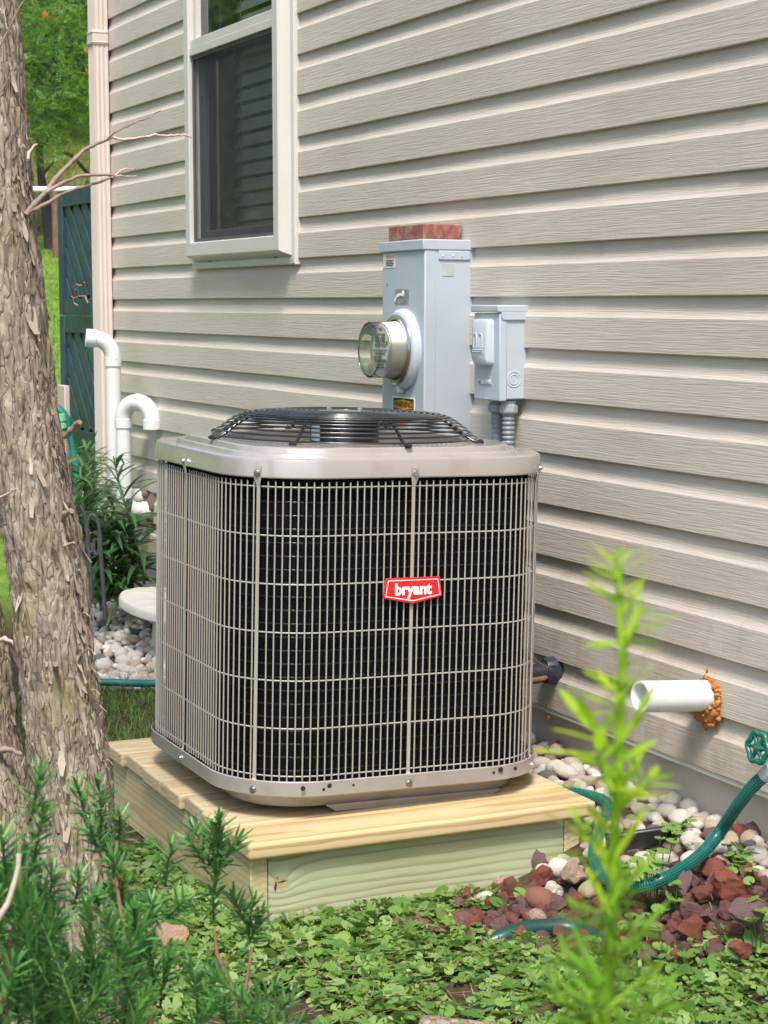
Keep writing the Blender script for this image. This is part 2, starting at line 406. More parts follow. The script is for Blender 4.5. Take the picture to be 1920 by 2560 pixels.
def panel(x0, x1, k, lift=0.0):
    z0 = ZB + k*EXP; n = len(prof)
    mb = MB(); j = random.uniform(-.0004, .0004)
    nx_ = max(2, int((x1-x0)/.22)); xx_ = [x0+(x1-x0)*q/nx_ for q in range(nx_+1)]
    wv_ = [.0007*math.sin(q*2.9+k*1.7)+.0005*math.sin(q*6.1+k*3.1) for q in xx_]; wz_ = [.0006*math.sin(q*1.7+k*2.3) for q in xx_]
    mb.loops([[(x, y-lift+j+w, z0+z+w2) for z, y in prof] for x, w, w2 in zip(xx_, wv_, wz_)], close=False)
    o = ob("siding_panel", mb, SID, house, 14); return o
for k in range(24):
    z0 = ZB+k*EXP; spans = [(XL, XR)]
    rs = random.Random(100+k//2)
    seam = {6: None}.get(k)
    xs_ = {2: -3.877, 3: -3.877, 8: -3.858, 9: -3.858, 7: -5.89, 6: -5.89}.get(k, None)
    if xs_ is None: xs_ = rs.choice([-2.4, -1.6, -4.9, -.2, -3.3])
    cut = sorted([XL, xs_, XR])
    segs = []
    for a, b in zip(cut[:-1], cut[1:]):
        if z0+EXP*.7 > WZ0 and z0 < WZ1:
            if a < WX0 and b > WX1: segs += [(a, WX0), (WX1, b)]
            elif b <= WX0 or a >= WX1: segs.append((a, b))
            elif a < WX0: segs.append((a, WX0))
            elif b > WX1: segs.append((WX1, b))
        else: segs.append((a, b))
    for i, (a, b) in enumerate(segs):
        over = abs(a-xs_) < 1e-6
        panel(a-(.012 if over else 0), b, k, .0014 if over else 0)
# starter strip under the lowest course, corner post and window channels
ob("starter_strip", MB().box(XL, XR, .003, .02, ZB-.012, ZB-.0015), TRIM, house, 0)
ob("corner_post", MB().box(XL-.03, XL+.018, -.012, .06, ZB-.01, 3.3), SID, house, 0, bevel=.004)

win = mesh_obj("window", bpy.data.meshes.new("window"), None, house)
def ring(x0, x1, z0, z1, w0, y0, w1, y1):
    """a picture-frame ring: outer rectangle at depth y0, inner rectangle inset by w at depth y1"""
    def rect(w, y): return [(x0+w, y, z0+w), (x1-w, y, z0+w), (x1-w, y, z1-w), (x0+w, y, z1-w)]
    return MB().loops([rect(w0, y0), rect(w1, y1)])
def ringp(prof_, x0, x1, z0, z1):
    def rect(w, y): return [(x0+w, y, z0+w), (x1-w, y, z0+w), (x1-w, y, z1-w), (x0+w, y, z1-w)]
    return MB().loops([rect(w, y) for w, y in prof_])
# outer channel: face strip on the wall
ob("channel", ringp([(0, .02), (0, -.008), (.003, -.012), (.022, -.014), (.024, -.007), (.030, -.006), (.030, .02)], WX0, WX1, WZ0, WZ1), TRIM, win, 0)
ob("frame", ringp([(.027, .01), (.027, -.010), (.030, -.012), (.042, -.044), (.047, -.050), (.090, -.050), (.093, -.047), (.093, -.02), (.101, -.02), (.101, .07)], WX0, WX1, WZ0, WZ1), TRIM, win, 0)
fx0, fx1, fz0, fz1 = WX0+.094, WX1-.094, WZ0+.094, WZ1-.094
ob("meeting_rail", MB().box(fx0-.002, fx1+.002, -.045, .03, 2.135, 2.163).box(fx0-.002, fx1+.002, -.041, .03, 2.1645, 2.192), TRIM, win, 0, bevel=.002)
ob("sash", MB().box(fx0, fx0+.055, -.012, .03, fz0, 2.135).box(fx1-.03, fx1, -.012, .03, fz0, 2.135).box(fx0, fx1, -.0125, .03, fz0, fz0+.04), SASH, win, 0, bevel=.003)
for a_, b_ in ((fx0, fx0+.03), (fx1-.03, fx1)): ob("sash", MB().box(a_, b_, -.030, .03, 2.192, fz1), TRIM, win, 0, bevel=.002)
ob("screen_frame", MB().box(fx0+.001, fx0+.013, -.036, -.028, fz0+.001, 2.134).box(fx1-.013, fx1-.001, -.036, -.028, fz0+.001, 2.134).box(fx0+.013, fx1-.013, -.036, -.028, fz0+.001, fz0+.012).box(fx0+.013, fx1-.013, -.036, -.028, 2.122, 2.134), SASH, win, 0)
ob("insect_screen", MB().add([(fx0+.012, -.031, fz0+.01), (fx1-.012, -.031, fz0+.01), (fx1-.012, -.031, 2.125), (fx0+.012, -.031, 2.125)], [(0, 1, 2, 3)]), SCREEN, win, 0)
def sheet(x0, x1, y, z0, z1): return MB().add([(x0, y, z0), (x1, y, z0), (x1, y, z1), (x0, y, z1)], [(0, 1, 2, 3)])
ob("pane", sheet(fx0+.05, fx1-.028, .008, fz0+.035, 2.137), GLASS, win, 0)
ob("pane", sheet(fx0+.028, fx1-.028, -.010, 2.19, fz1), GLASS, win, 0)
ob("track", MB().box(fx0+.075, fx0+.082, .012, .03, fz0, fz1).box(fx0+.10, fx0+.112, .012, .04, fz0, fz1).box(fx0+.135, fx0+.16, .02, .06, fz0, fz1), mat("grey_track", (.16, .16, .18), .4), win, 0)
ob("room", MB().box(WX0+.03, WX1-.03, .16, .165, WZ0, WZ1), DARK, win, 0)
bmz = 1.52
while bmz < 2.9:
    mb = MB(); a = R(62); w = .025
    mb.loops([[(x, .085+math.cos(a)*s*w+.004*(1-abs(s)), bmz+math.sin(a)*s*w) for s in (-1, -.5, 0, .5, 1)] for x in (fx0+.12, fx1-.01)], close=False)
    ob("slat", mb, SLAT, win, 60); bmz += .0515
for x in (fx0+.26, fx1-.14): ob("cord", MB().tube([(x, .055, 1.5), (x, .055, 2.9)], .0016, 5), TRIM, win)
for x in (WX0+.2, WX1-.17): ob("weep_hole", MB().box(x-.012, x+.012, -.0135, -.0125, WZ0+.0235, WZ0+.0265), DARK, win, 0)

# downspout
dsx0, dsx1, dsy = -7.868, -7.792, -.066
def corr(n, a, b, amp):
    o = []
    for i in range(n*4+1):
        u = i/(n*4); o.append((a+(b-a)*u, amp if (i % 4 in (1, 2)) else 0))
    return o
loop = [(x, dsy+o) for x, o in corr(3, dsx0, dsx1, .003)] + [(dsx1-o, y) for y, o in corr(3, dsy+.004, -.006, .003)][0:] + [(dsx1, -.004), (dsx0, -.004)]
ds = ob("downspout", MB().loops([[(x, y, z) for x, y in loop] for z in (.12, 3.2)], True, True), PINKTRIM, house, 25)
def strap(z0, z1):
    mb = MB(); e = .004
    mb.box(dsx0-e, dsx1+e, dsy-e, -.003, z0, z1)
    mb.box(dsx0-e*1.6, dsx1+e*1.6, dsy-e*1.6, -.003, z0+.006, z0+.011).box(dsx0-e*1.6, dsx1+e*1.6, dsy-e*1.6, -.003, z1-.011, z1-.006)
    return mb
ob("strap", strap(2.315, 2.372), PINKTRIM, ds, 0, bevel=.002)
ob("strap", strap(.50, .545), PINKTRIM, ds, 0, bevel=.002)

# ------------------------------------------------------------------ electric meter cabinet
mx0, mx1, my = -4.786, -4.523, -.136
cab = thing("meter_cabinet", "tall blue-grey steel electric meter cabinet mounted on the siding behind the air conditioner", "meter cabinet", (-4.65, -.07, .7))
TILT = Matrix.Translation((-4.65, -.07, .9)) @ Matrix.Rotation(R(-.35), 4, 'Y') @ Matrix.Rotation(R(-.5), 4, 'X') @ Matrix.Translation((4.65, .07, -.9))
def cp(name, mb, m, smooth=40, bevel=0, parent=None): return ob(name, mb, m, parent or cab, smooth, bevel)
cp("body", MB().box(mx0, mx1, my+.012, .012, .62, 1.402), GREYP, 0, .004)
cp("front_cover", MB().box(mx0-.001, mx1+.001, my, my+.034, .62, 1.398), GREYP, 0, .0035)
cp("cap", MB().box(mx0-.012, mx1+.004, my-.006, .014, 1.397, 1.425), GREYP, 0, .003)
cp("side_flange", MB().box(mx1-.004, mx1+.0045, my+.040, -.004, 1.372, 1.396), GREYP, 0, .002)
for y in (-.085, -.055, -.03): cp("rivet", MB().lathe([(.003, 0), (.002, .0015)], (mx1+.0045, y, 1.382), (1, 0, 0), 8, False, True), GREYS)
cp("old_label", MB().box(mx1, mx1+.0012, -.085, -.050, 1.33, 1.362), GTAPE, 0)
hc = Vector((-4.647, my, 1.137))
cp("hub", MB().lathe([(.109, .001), (.108, -.010), (.100, -.020), (.092, -.022), (.090, -.012), (.0, -.012)], hc, (0, 1, 0), 48), GREYS, 30)
cp("lock_tab", MB().box(hc.x-.012, hc.x+.012, my-.024, my-.002, 1.022, 1.042), GREYS, 0, .003)
mtr = mesh_obj("meter", bpy.data.meshes.new("meter"), None, cab)
ob("sealing_ring", MB().lathe([(.086, -.012), (.093, -.013), (.094, -.026), (.088, -.030), (.080, -.028)], hc, (0, 1, 0), 48), METAL, mtr, 30)
ob("barrel", MB().lathe([(.077, -.020), (.074, -.035), (.0725, -.062), (.071, -.067), (.060, -.0675)], hc, (0, 1, 0), 48), CREAM, mtr, 30)
for k in range(40):
    pass
ob("dial", MB().lathe([(.0, -.0685), (.063, -.0685), (.0635, -.066)], hc, (0, 1, 0), 48), DIAL, mtr, 30)
dy = my-.0690
ob("display", MB().box(hc.x-.030, hc.x+.030, dy-.002, dy+.0005, 1.158, 1.180), LCD, mtr, 0)
pr = MB()
for (x0, x1, z0, z1) in ((-.034, .034, 1.147, 1.152), (-.045, .045, 1.136, 1.138), (-.030, .030, 1.126, 1.130), (-.042, .010, 1.116, 1.119), (-.034, .036, 1.104, 1.112), (-.022, .024, 1.096, 1.099), (-.026, .028, 1.089, 1.092), (.036, .046, 1.150, 1.160), (-.010, .010, 1.190, 1.195)):
    pr.box(hc.x+x0, hc.x+x1, dy-.0012, dy-.0002, z0, z1)
ob("dial_print", pr, mat("faded_dial_print", (.16, .18, .18), .6), mtr, 0)
ob("glass_cover", MB().lathe([(.079, -.022), (.0755, -.03), (.0735, -.085), (.0735, -.0975), (.071, -.1015), (.067, -.1025), (.0, -.1035)], hc, (0, 1, 0), 56), MGLASS, mtr, 50)
ob("glass_rim", MB().lathe([(.0738, -.0965), (.0745, -.100), (.071, -.1035), (.0685, -.1035), (.069, -.100)], hc, (0, 1, 0), 56), glassmat("thick_glass_rim", (.93, .93, .85), .10, .06), mtr, 50)

def text(body, size, m, parent, loc, rx, rz, ext=.0004, bold=0.0, sx=1.0, name="lettering", mw=None, local=False):
    c = bpy.data.curves.new(name, 'FONT'); c.body = body; c.size = size; c.align_x = 'CENTER'; c.align_y = 'CENTER'; c.extrude = ext; c.offset = bold
    c.resolution_u = 4
    o = bpy.data.objects.new("tmp", c); COL.objects.link(o); dg = bpy.context.evaluated_depsgraph_get()
    me = bpy.data.meshes.new_from_object(o.evaluated_get(dg)); bpy.data.objects.remove(o)
    me.materials.clear(); M = Matrix.Translation(loc) @ Matrix.Rotation(rz, 4, 'Z') @ Matrix.Rotation(rx, 4, 'X') @ Matrix.Diagonal((sx, 1, 1, 1))
    me.transform(M); me.name = name
    return mesh_obj(name, me, m, parent, local)
# stickers on the front cover
y0 = my
ws = cp("warning_sticker", MB().box(-4.717, -4.577, y0-.0008, y0, .970, 1.011), WHITEP, 0)
ob("sticker_field", MB().box(-4.711, -4.583, y0-.0014, y0-.0009, .9735, 1.0075), BLK, ws, 0)
hx = [(-4.703, .9905), (-4.694, .9785), (-4.600, .9785), (-4.591, .9905), (-4.600, 1.0025), (-4.694, 1.0025)]
hx = [(-4.705, .982), (-4.647, .9765), (-4.589, .982), (-4.589, .999), (-4.647, 1.0045), (-4.705, .999)]
ob("sticker_shape", MB().prism(hx, lambda a, b, d: (a, d, b), y0-.0019, y0-.0015), ORANGE, ws, 0)
text("WARNING", .0218, BLK, ws, (-4.647, y0-.0022, .9905), R(90), 0, .0002, .0005, 1.10)
st = cp("small_label", MB().box(-4.781, -4.706, y0-.0008, y0, 1.355, 1.392), PAPER, 0)
mbp = MB(); mbp.box(-4.763, -4.708, y0-.0014, y0-.0009, 1.3815, 1.3885)
ob("label_heading", mbp, STICK, st, 0)
mbp = MB()
for i in range(4): mbp.box(-4.760, -4.712-.006*(i % 2), y0-.0014, y0-.0009, 1.3745-i*.0045, 1.3765-i*.0045)
ob("label_print", mbp, BLK, st, 0)
tl = cp("torn_label", MB().box(-4.702, -4.617, y0-.0008, y0, 1.257, 1.297), mat("glue_residue", (.22, .22, .21), .7, .25, 60), 0)
ob("paper_scrap", MB().prism([(-4.706, 1.266), (-4.700, 1.264), (-4.690, 1.276), (-4.662, 1.281), (-4.650, 1.277), (-4.644, 1.286), (-4.652, 1.294), (-4.660, 1.287), (-4.690, 1.285), (-4.698, 1.276)], lambda a, b, d: (a, d, b), y0-.0022, y0-.001), WHITEP, tl, 0)
sl = cp("small_label", MB().box(-4.72, -4.60, y0-.0008, y0, .885, .955), PAPER, 0)
mbp = MB()
for i in range(7): mbp.box(-4.700+i*.012, -4.694+i*.012, y0-.0014, y0-.0009, .918, .945)
ob("label_heading", mbp, mat("red_print", (.5, .06, .06), .6), sl, 0)
cp("scuff", MB().prism([(-4.762, 1.31), (-4.752, 1.318), (-4.750, 1.309), (-4.757, 1.302)], lambda a, b, d: (a, d, b), y0-.0004, y0+.001), mat("scuff_paint", (.27, .30, .34), .6), 0)
for o in (cab,):
    o.matrix_basis = TILT @ o.matrix_basis

# paver brick on the cabinet
bp = [(-4.782, -.120)]
n = 10; lp = []
for i in range(n+1):
    x = -4.782+(.217)*i/n; lp.append((x, -.118 + (.006 if i in (4, 7) else 0)))
for i in range(1, n+1):
    y = -.118+.112*i/n; lp.append((-4.565 - (.006 if i in (3, 6) else 0), y))
lp += [(-4.782, -.006)]
br = ob("paver", MB().loops([[(x, y, z) for x, y in lp] for z in (1.4265, 1.467)], True, True), BRICKM, None, 0, bevel=.003)
tag(br, "reddish clay paver brick resting on top of the grey electric meter cabinet", "brick")

# ------------------------------------------------------------------ disconnect box
db = thing("disconnect_box", "small grey outdoor disconnect box right of the tall meter cabinet", "electrical box", (-4.29, -.03, 1.02))
dx0, dx1, dyy = -4.360, -4.2255, -.072
ob("body", MB().box(dx0+.003, dx1, dyy+.018, .014, 1.022, 1.236), GREYP, db, 0, bevel=.003)
ob("front_cover", MB().box(dx0, dx1+.0025, dyy, dyy+.022, 1.018, 1.236), GREYP, db, 0, bevel=.003)
ob("hood", MB().box(dx0-.010, dx1+.006, dyy-.006, .012, 1.238, 1.256), GREYP, db, 0, bevel=.003)
ob("hood", MB().prism([(dyy+.004, 1.240), (dyy+.004, 1.226), (dyy+.010, 1.219), (.004, 1.219), (.010, 1.226), (.010, 1.240)], lambda a, b, d: (d, a, b), dx1+.003, dx1+.0055), GREYP, db, 0, bevel=.001)
emb = MB()
def rrect(x0, x1, z0, z1, r, n=5):
    o = []
    for cx, cz, a0 in ((x1-r, z1-r, 0), (x0+r, z1-r, 90), (x0+r, z0+r, 180), (x1-r, z0+r, 270)):
        for k in range(n+1):
            a = R(a0+90*k/n); o.append((cx+r*math.cos(a), cz+r*math.sin(a)))
    return o
def rl(x0, x1, z0, z1, r, y): return [(a, y, b) for a, b in rrect(x0, x1, z0, z1, r)]
emb.loops([rl(-4.338, -4.252, 1.104, 1.222, .012, dyy+.001), rl(-4.336, -4.254, 1.107, 1.220, .012, dyy-.016), rl(-4.331, -4.259, 1.113, 1.212, .012, dyy-.021)], False, True)
ob("cover_boss", emb, GREYS, db, 40)
for cx in (-4.313, -4.284):
    pts = [(cx-.009, dyy-.0215, 1.150)] + [(cx-.009, dyy-.0215, 1.172)] + [(cx-.009*math.cos(R(a)), dyy-.0215, 1.176+.009*math.sin(R(a))) for a in range(20, 180, 32)] + [(cx+.009, dyy-.0215, 1.172), (cx+.009, dyy-.0215, 1.150)]
    ob("embossed_arch", MB().tube(pts, .0016, 6), GREYS, db)
for z in (1.144, 1.139): ob("embossed_bar", MB().tube([(-4.326, dyy-.0215, z), (-4.272, dyy-.0215, z)], .0015, 6), GREYS, db)
text("MILBANK", .0165, mat("emboss_highlight_paint", (.56, .59, .63), .35), db, (-4.298, dyy-.0005, 1.064), R(90), 0, .0022, .0004, .95)  # lighter grey puts the embossing's highlight into the letter colour
for rr_ in (.019, .0125): ob("knockout", MB().tube([(dx1+.0005, -.030+rr_*math.cos(2*math.pi*k/28), 1.072+rr_*math.sin(2*math.pi*k/28)) for k in range(28)], .0012, 6, close=True), GREYS, db)
ob("latch", MB().box(-4.300, -4.276, dyy-.003, dyy+.01, 1.015, 1.022), STEEL, db, 0)
for i, (cx, cy) in enumerate(((-4.312, -.030), (-4.252, -.030))):
    cdt = thing("conduit", ["smooth dark grey flexible conduit below the disconnect box, beside the cabinet", "ribbed grey flexible conduit below the disconnect box, the outer one"][i], "conduit", (cx, cy, .55))
    prf = []; z = .45
    while z < 1.0:
        a = .0006 if i == 0 else .0016
        prf += [(.0150-a, z), (.0150+a*.6, z+.004), (.0150+a, z+.007), (.0150+a*.3, z+.010)]; z += .012
    ob("tube", MB().lathe(prf, (cx, cy, 0), (0, 0, 1), 18), GREYC, cdt, 50)
    ob("fitting", MB().lathe([(.017, .985), (.022, .986), (.024, .990), (.024, 1.006), (.020, 1.008), (.020, 1.018)], (cx, cy, 0), (0, 0, 1), 10 if i else 16), GREYF, cdt, 25)

# ------------------------------------------------------------------ white PVC vents at the left
def bend(p0, d0, d1, rad, n=9):
    d0 = Vector(d0).normalized(); d1 = Vector(d1).normalized(); p0 = Vector(p0); ang = d0.angle(d1)
    perp = (d1 - d0*d0.dot(d1)).normalized(); c = p0+perp*rad
    return [c - perp*rad*math.cos(ang*k/n) + d0*rad*math.sin(ang*k/n) for k in range(n+1)], d1
def elbow(mb, p0, d0, d1, rad, r): 
    pts, d = bend(p0, d0, d1, rad); mb.tube(pts, r, 20); return pts[-1]
def socket(p, d, r0=.0345, L=.034):
    d = Vector(d).normalized(); p = Vector(p)
    return MB().lathe([(.0302, -.001), (r0, 0), (r0, L), (r0-.002, L+.001), (.029, L+.001), (.0285, L-.01)], p, d, 24)
def vent(name, label, xe, ze, yv, ztop):
    t = thing(name, label, "vent pipe", (xe, yv, 0.2))
    r = .0302; rb = .058
    mb = MB(); mb.tube([(xe, .02, ze), (xe, yv+rb, ze)], r, 20)
    e = elbow(mb, (xe, yv+rb, ze), (0, -1, 0), (0, 0, 1), rb, .0325)
    ob("lower_elbow", mb, PVC, t, 50)
    ob("socket", socket((xe, yv+rb+.045, ze), (0, -1, 0)), PVC, t, 40)
    ob("socket", socket((xe, yv, e.z-.004), (0, 0, 1)), PVC, t, 40)
    ob("riser", MB().tube([(xe, yv, e.z), (xe, yv, ztop)], r, 20), PVC, t, 50)
    ob("socket", socket((xe, yv, ztop-.034), (0, 0, 1)), PVC, t, 40)
    return t, r, rb
# pipe 1 (tall, mouth to the front-left), pipe 2 (gooseneck)
P1 = at(310, 1070, Y=0.0); P2 = at(322, 1098, Y=0.0)
x1, z1 = P1.x, .485; x2, z2 = P2.x+.02, .440
def ymatch(x, px, py):
    for _ in range(3):
        pass
    return at(px, py, X=x).y
yv1 = ymatch(x1, 247, 950); yv2 = ymatch(x2, 268, 1000)
zt1 = at(252, 772, X=x1).z; zt2 = at(272, 905, X=x2).z
t1, r_, rb_ = vent("vent_pipe", "taller white PVC vent pipe with its open elbow turned away from the wall", x1, z1, yv1, zt1)
mb = MB(); e = elbow(mb, (x1, yv1, zt1), (0, 0, 1), Vector((-.25, -1, .10)), .075, .0325); ob("upper_elbow", mb, PVC, t1, 50)
dv = Vector((-.25, -1, .10)).normalized()
ob("mouth", MB().lathe([(.0325, -.004), (.0362, -.002), (.0362, .036), (.0345, .038), (.0305, .036), (.029, -.02), (.0, -.03)], e, dv, 24), PVC, t1, 40)
t2, r_, rb_ = vent("vent_pipe", "shorter white PVC vent pipe bent over in a gooseneck opening downwards", x2, z2, yv2, zt2)
mb = MB(); dh = Vector((.78, .62, 0)).normalized(); e = elbow(mb, (x2, yv2, zt2), (0, 0, 1), dh, .068, .0325)
ob("upper_elbow", mb, PVC, t2, 50); 
ob("socket", MB().lathe([(.0326, -.004), (.0345, -.003), (.0345, .006), (.0326, .007)], e, dh, 24), PVC, t2, 40)
mb = MB(); e2 = elbow(mb, e, dh, (0, 0, -1), .068, .0325); ob("upper_elbow", mb, PVC, t2, 50)
ob("mouth", MB().lathe([(.0325, -.002), (.0362, 0), (.0362, .036), (.0345, .038), (.0305, .036), (.029, -.01), (0, -.02)], e2, (0, 0, -1), 24), PVC, t2, 40)
for t_, x_, z_, s_ in ((t1, x1, z1, 1.0), (t2, x2, z2, 1.25)):
    L0 = []; L1 = []
    for k in range(22):
        a = 2*math.pi*k/22; q = 1+.18*math.sin(3*a+x_)+.1*math.sin(7*a)
        L0.append((x_+.047*s_*q*math.cos(a), .012, z_+.050*s_*q*math.sin(a))); L1.append((x_+.036*q*math.cos(a), -.018, z_+.036*q*math.sin(a)))
    ob("sealant", MB().loops([L0, L1], False, True), SILIC, t_, 60)

# ------------------------------------------------------------------ white pipe at the right with foam
pw = thing("drain_pipe", "short white PVC pipe stub sticking out of the wall with orange foam round it", "pipe", (-3.40, 0, .426))
a0 = Vector((-3.392, .02, .424)); a1 = at(1382, 1505, Y=-.185); dd = (a1-a0).normalized(); Lp = (a1-a0).length
ob("tube", MB().lathe([(.0335, 0), (.0335, Lp-.002), (.0325, Lp), (.0285, Lp), (.0275, Lp-.002), (.0275, Lp-.16), (0, Lp-.162)], a0, dd, 36), PVC, pw, 40)
fv, ff = [], []
def ico(sub):
    bm = bmesh.new(); bmesh.ops.create_icosphere(bm, subdivisions=sub, radius=1)
    v = np.array([q.co[:] for q in bm.verts]); f = np.array([[x.index for x in q.verts] for q in bm.faces]); bm.free(); return v, f
I1, I2, I3 = ico(1), ico(2), ico(3)
rf = np.random.default_rng(3); nvf = 0
for k in range(260):
    a = rf.uniform(0, 2*math.pi)
    if math.sin(a) > .1 and math.cos(a) < .55 and rf.random() < .86: continue
    low = max(0, -math.sin(a)); rad = .033+rf.random()**1.3*(.010+.020*low); s_ = rf.uniform(.0028, .0075)*(1+.8*low*rf.random())
    yo = rf.uniform(-.004, .014+.036*low*rf.random()**2)
    c = np.array([-3.392+rad*math.cos(a)+dd.x*yo, -yo+.004, .424+rad*math.sin(a)])
    v = I2[0]*(1+.42*fbm(I2[0]*1.9+k*7, k, 3)[:, None])*s_*np.array([1, .7+rf.random()*.5, .6+rf.random()*.6])
    ff.append(I2[1]+nvf); fv.append(v+c); nvf += len(v)
# the merged body of the bead
nth_, nph_ = 60, 14; body = []
for i_ in range(nth_):
    a = 2*math.pi*i_/nth_; low = max(0, -math.sin(a)); thin = .35 if math.sin(a) > .1 and math.cos(a) < .5 else 1.0
    for j_ in range(nph_):
        b_ = 2*math.pi*j_/nph_; body.append((a, (.036+.010*low*thin+(.008+.007*low)*thin*math.cos(b_)), .004+(.009+.013*low)*thin*math.sin(b_)))
body = np.array(body); nz_f = fbm(np.stack([np.cos(body[:, 0])*5, np.sin(body[:, 0])*5, body[:, 2]*160], 1), 4, 4)
rr_f = body[:, 1]+.0035*nz_f; bodyv = np.stack([-3.392+rr_f*np.cos(body[:, 0]), -body[:, 2]-.003*nz_f+.002, .424+rr_f*np.sin(body[:, 0])], 1)
ib = np.arange(nth_*nph_).reshape(nth_, nph_); bf = np.stack([ib, np.roll(ib, -1, 0), np.roll(np.roll(ib, -1, 0), -1, 1), np.roll(ib, -1, 1)], -1).reshape(-1, 4)
bft = np.concatenate([bf[:, [0, 1, 2]], bf[:, [0, 2, 3]]])
fv.append(bodyv); ff.append(bft+nvf)
fo = mesh_obj("spray_foam", npmesh("spray_foam", np.concatenate(fv), np.concatenate(ff)), FOAM, pw)
mbf = MB()
for k in range(14):
    c = at(*[(1519, 1458), (1527, 1448), (1546, 1478), (1549, 1530), (1543, 1500), (1524, 1567), (1526, 1572), (1508, 1455), (1484, 1463), (1550, 1516), (1205, 1607), (1209, 1611), (1181, 1525), (1185, 1550)][k], Y=.003 if k < 10 else (.044 if k in (10, 11) else .001))
    s = .004 if k not in (10, 11) else .009
    mbf.add([(c.x+q[0]*s, c.y+q[1]*.002, c.z+q[2]*s*1.5) for q in I1[0]], [tuple(map(int, q)) for q in I1[1]])
ob("foam_spot", mbf, FOAM, pw, 60)

# lineset into the wall beside the air conditioner
ls = thing("refrigerant_line", "black insulated refrigerant line with a bare copper tube entering the wall behind the unit", "pipe", (-4.06, 0, .36))
w0 = at(1203, 1447, Y=.01); e0 = w0 + Vector((-.02, -.30, -.020))
ob("insulation", MB().tube([w0+Vector((0, .03, .004)), w0+Vector((0, -.05, -.004)), e0], .0245, 20), RUBBER, ls, 60)
ob("copper_tube", MB().tube([w0+Vector((.012, -.03, -.010)), w0+Vector((.024, -.05, -.012)), e0+Vector((.024, 0, -.014))], .0062, 10), COPPER, ls, 60)
L = []
for yy, q in ((.02, .030), (-.004, .032), (-.022, .031), (-.036, .027)):
    L.append([(w0.x+q*math.cos(2*math.pi*k/20)*(1+.05*math.sin(3*k)), w0.y+yy, w0.z+q*1.12*math.sin(2*math.pi*k/20)) for k in range(20)])
ob("tape_sleeve", MB().loops(L, False, True), TAPE, ls, 60)
wpts = [at(1150, 1415, Y=-.18), at(1160, 1428, Y=-.14), at(1172, 1436, Y=-.09), at(1186, 1441, Y=-.05), at(1200, 1440, Y=-.02)]
ob("control_wire", MB().tube(wpts, .0022, 6), BLACKG, ls)

# ------------------------------------------------------------------ timber deck pad
pad = thing("timber_platform", "low pine plank platform with a pale green treated front board under the air conditioner", "platform", (-4.05, -.6, 0))
DT = .178; dth = .036; py0, py1 = -.995, -.185
XF = -3.545; wid = .1405; gap = .004
hues = [((.54, .43, .245), (.40, .265, .115)), ((.54, .44, .27), (.36, .25, .12)), ((.50, .42, .26), (.34, .25, .13)), ((.53, .43, .26), (.36, .25, .12)), ((.53, .44, .28), (.36, .26, .13)), ((.52, .42, .26), (.35, .24, .12)), ((.50, .41, .25), (.34, .24, .12))]
offs = [(-.01, .1, -.10), (.05, .4, -.17), (.0, .7, -.12), (.04, .2, -.2), (.02, .9, -.12), (-.03, .5, -.18), (0, .3, -.14)]
for i in range(7):
    x1_ = XF - i*(wid+gap); x0_ = x1_-wid; e_ = .006*math.sin(i*2.3)
    mwm = Matrix.Translation(((x0_+x1_)/2, 0, DT-dth/2))
    o = ob("deck_board", MB().box(-wid/2, wid/2, py0-e_, py1+e_*.5, -dth/2, dth/2), wood_mat("pine_board", *hues[i], 'Y', offs[i], scale=19+1.5*i, tint=(.60, .52, .34) if i else None), pad, 0, bevel=.006 if i else .008, seg=3, mw=mwm)
GRN = ((.46, .49, .30), (.22, .19, .075))
yk = at(606, 1907, X=XF-.030)
o = ob("fascia_board", MB().box(XF-.066, XF-.028, py0+.052, py1-.066, -.004, DT-dth-.001), wood_mat("green_treated_board", *GRN, 'Y', (3.57, .3, -.30), tint=(.40, .50, .36), scale=17, knots=(((XF-.028, yk.y, yk.z), .021),)), pad, 0, bevel=.003)
kc_ = MB()
for dy_, dz_, w_, h_ in ((-.012, -.006, .0035, .012), (.004, .003, .012, .0022), (-.008, .012, .002, .002)):
    kc_.loops([[(q, yk.y+dy_-w_, yk.z+dz_-h_*.3), (q, yk.y+dy_-w_*.2, yk.z+dz_-h_), (q, yk.y+dy_+w_, yk.z+dz_+h_*.2), (q, yk.y+dy_+w_*.1, yk.z+dz_+h_)] for q in (XF-.0285, XF-.0274)], True, True)
ob('knot_crack', kc_, mat('dark_knot_crack', (.07, .03, .015), .8), pad, 0)
for j, (ya, yb) in enumerate(((py0+.012, py0+.050), (py1-.064, py1-.026))):
    o = ob("joist", MB().box(XF-1.0, XF-.0275, ya, yb, -.004, DT-dth-.0015), wood_mat("treated_joist", (.55, .48, .28), (.36, .25, .10), 'X', (.2, -(ya+yb)/2-.004, -.05), tint=(.47, .50, .32), scale=24), pad, 0, bevel=.003)
ob("joist", MB().box(XF-1.0, XF-.965, py0+.052, py1-.066, -.004, DT-dth-.0015), wood_mat("treated_rear_joist", *GRN, 'Y', (.1, .2, -.2), scale=16), pad, 0, bevel=.003)

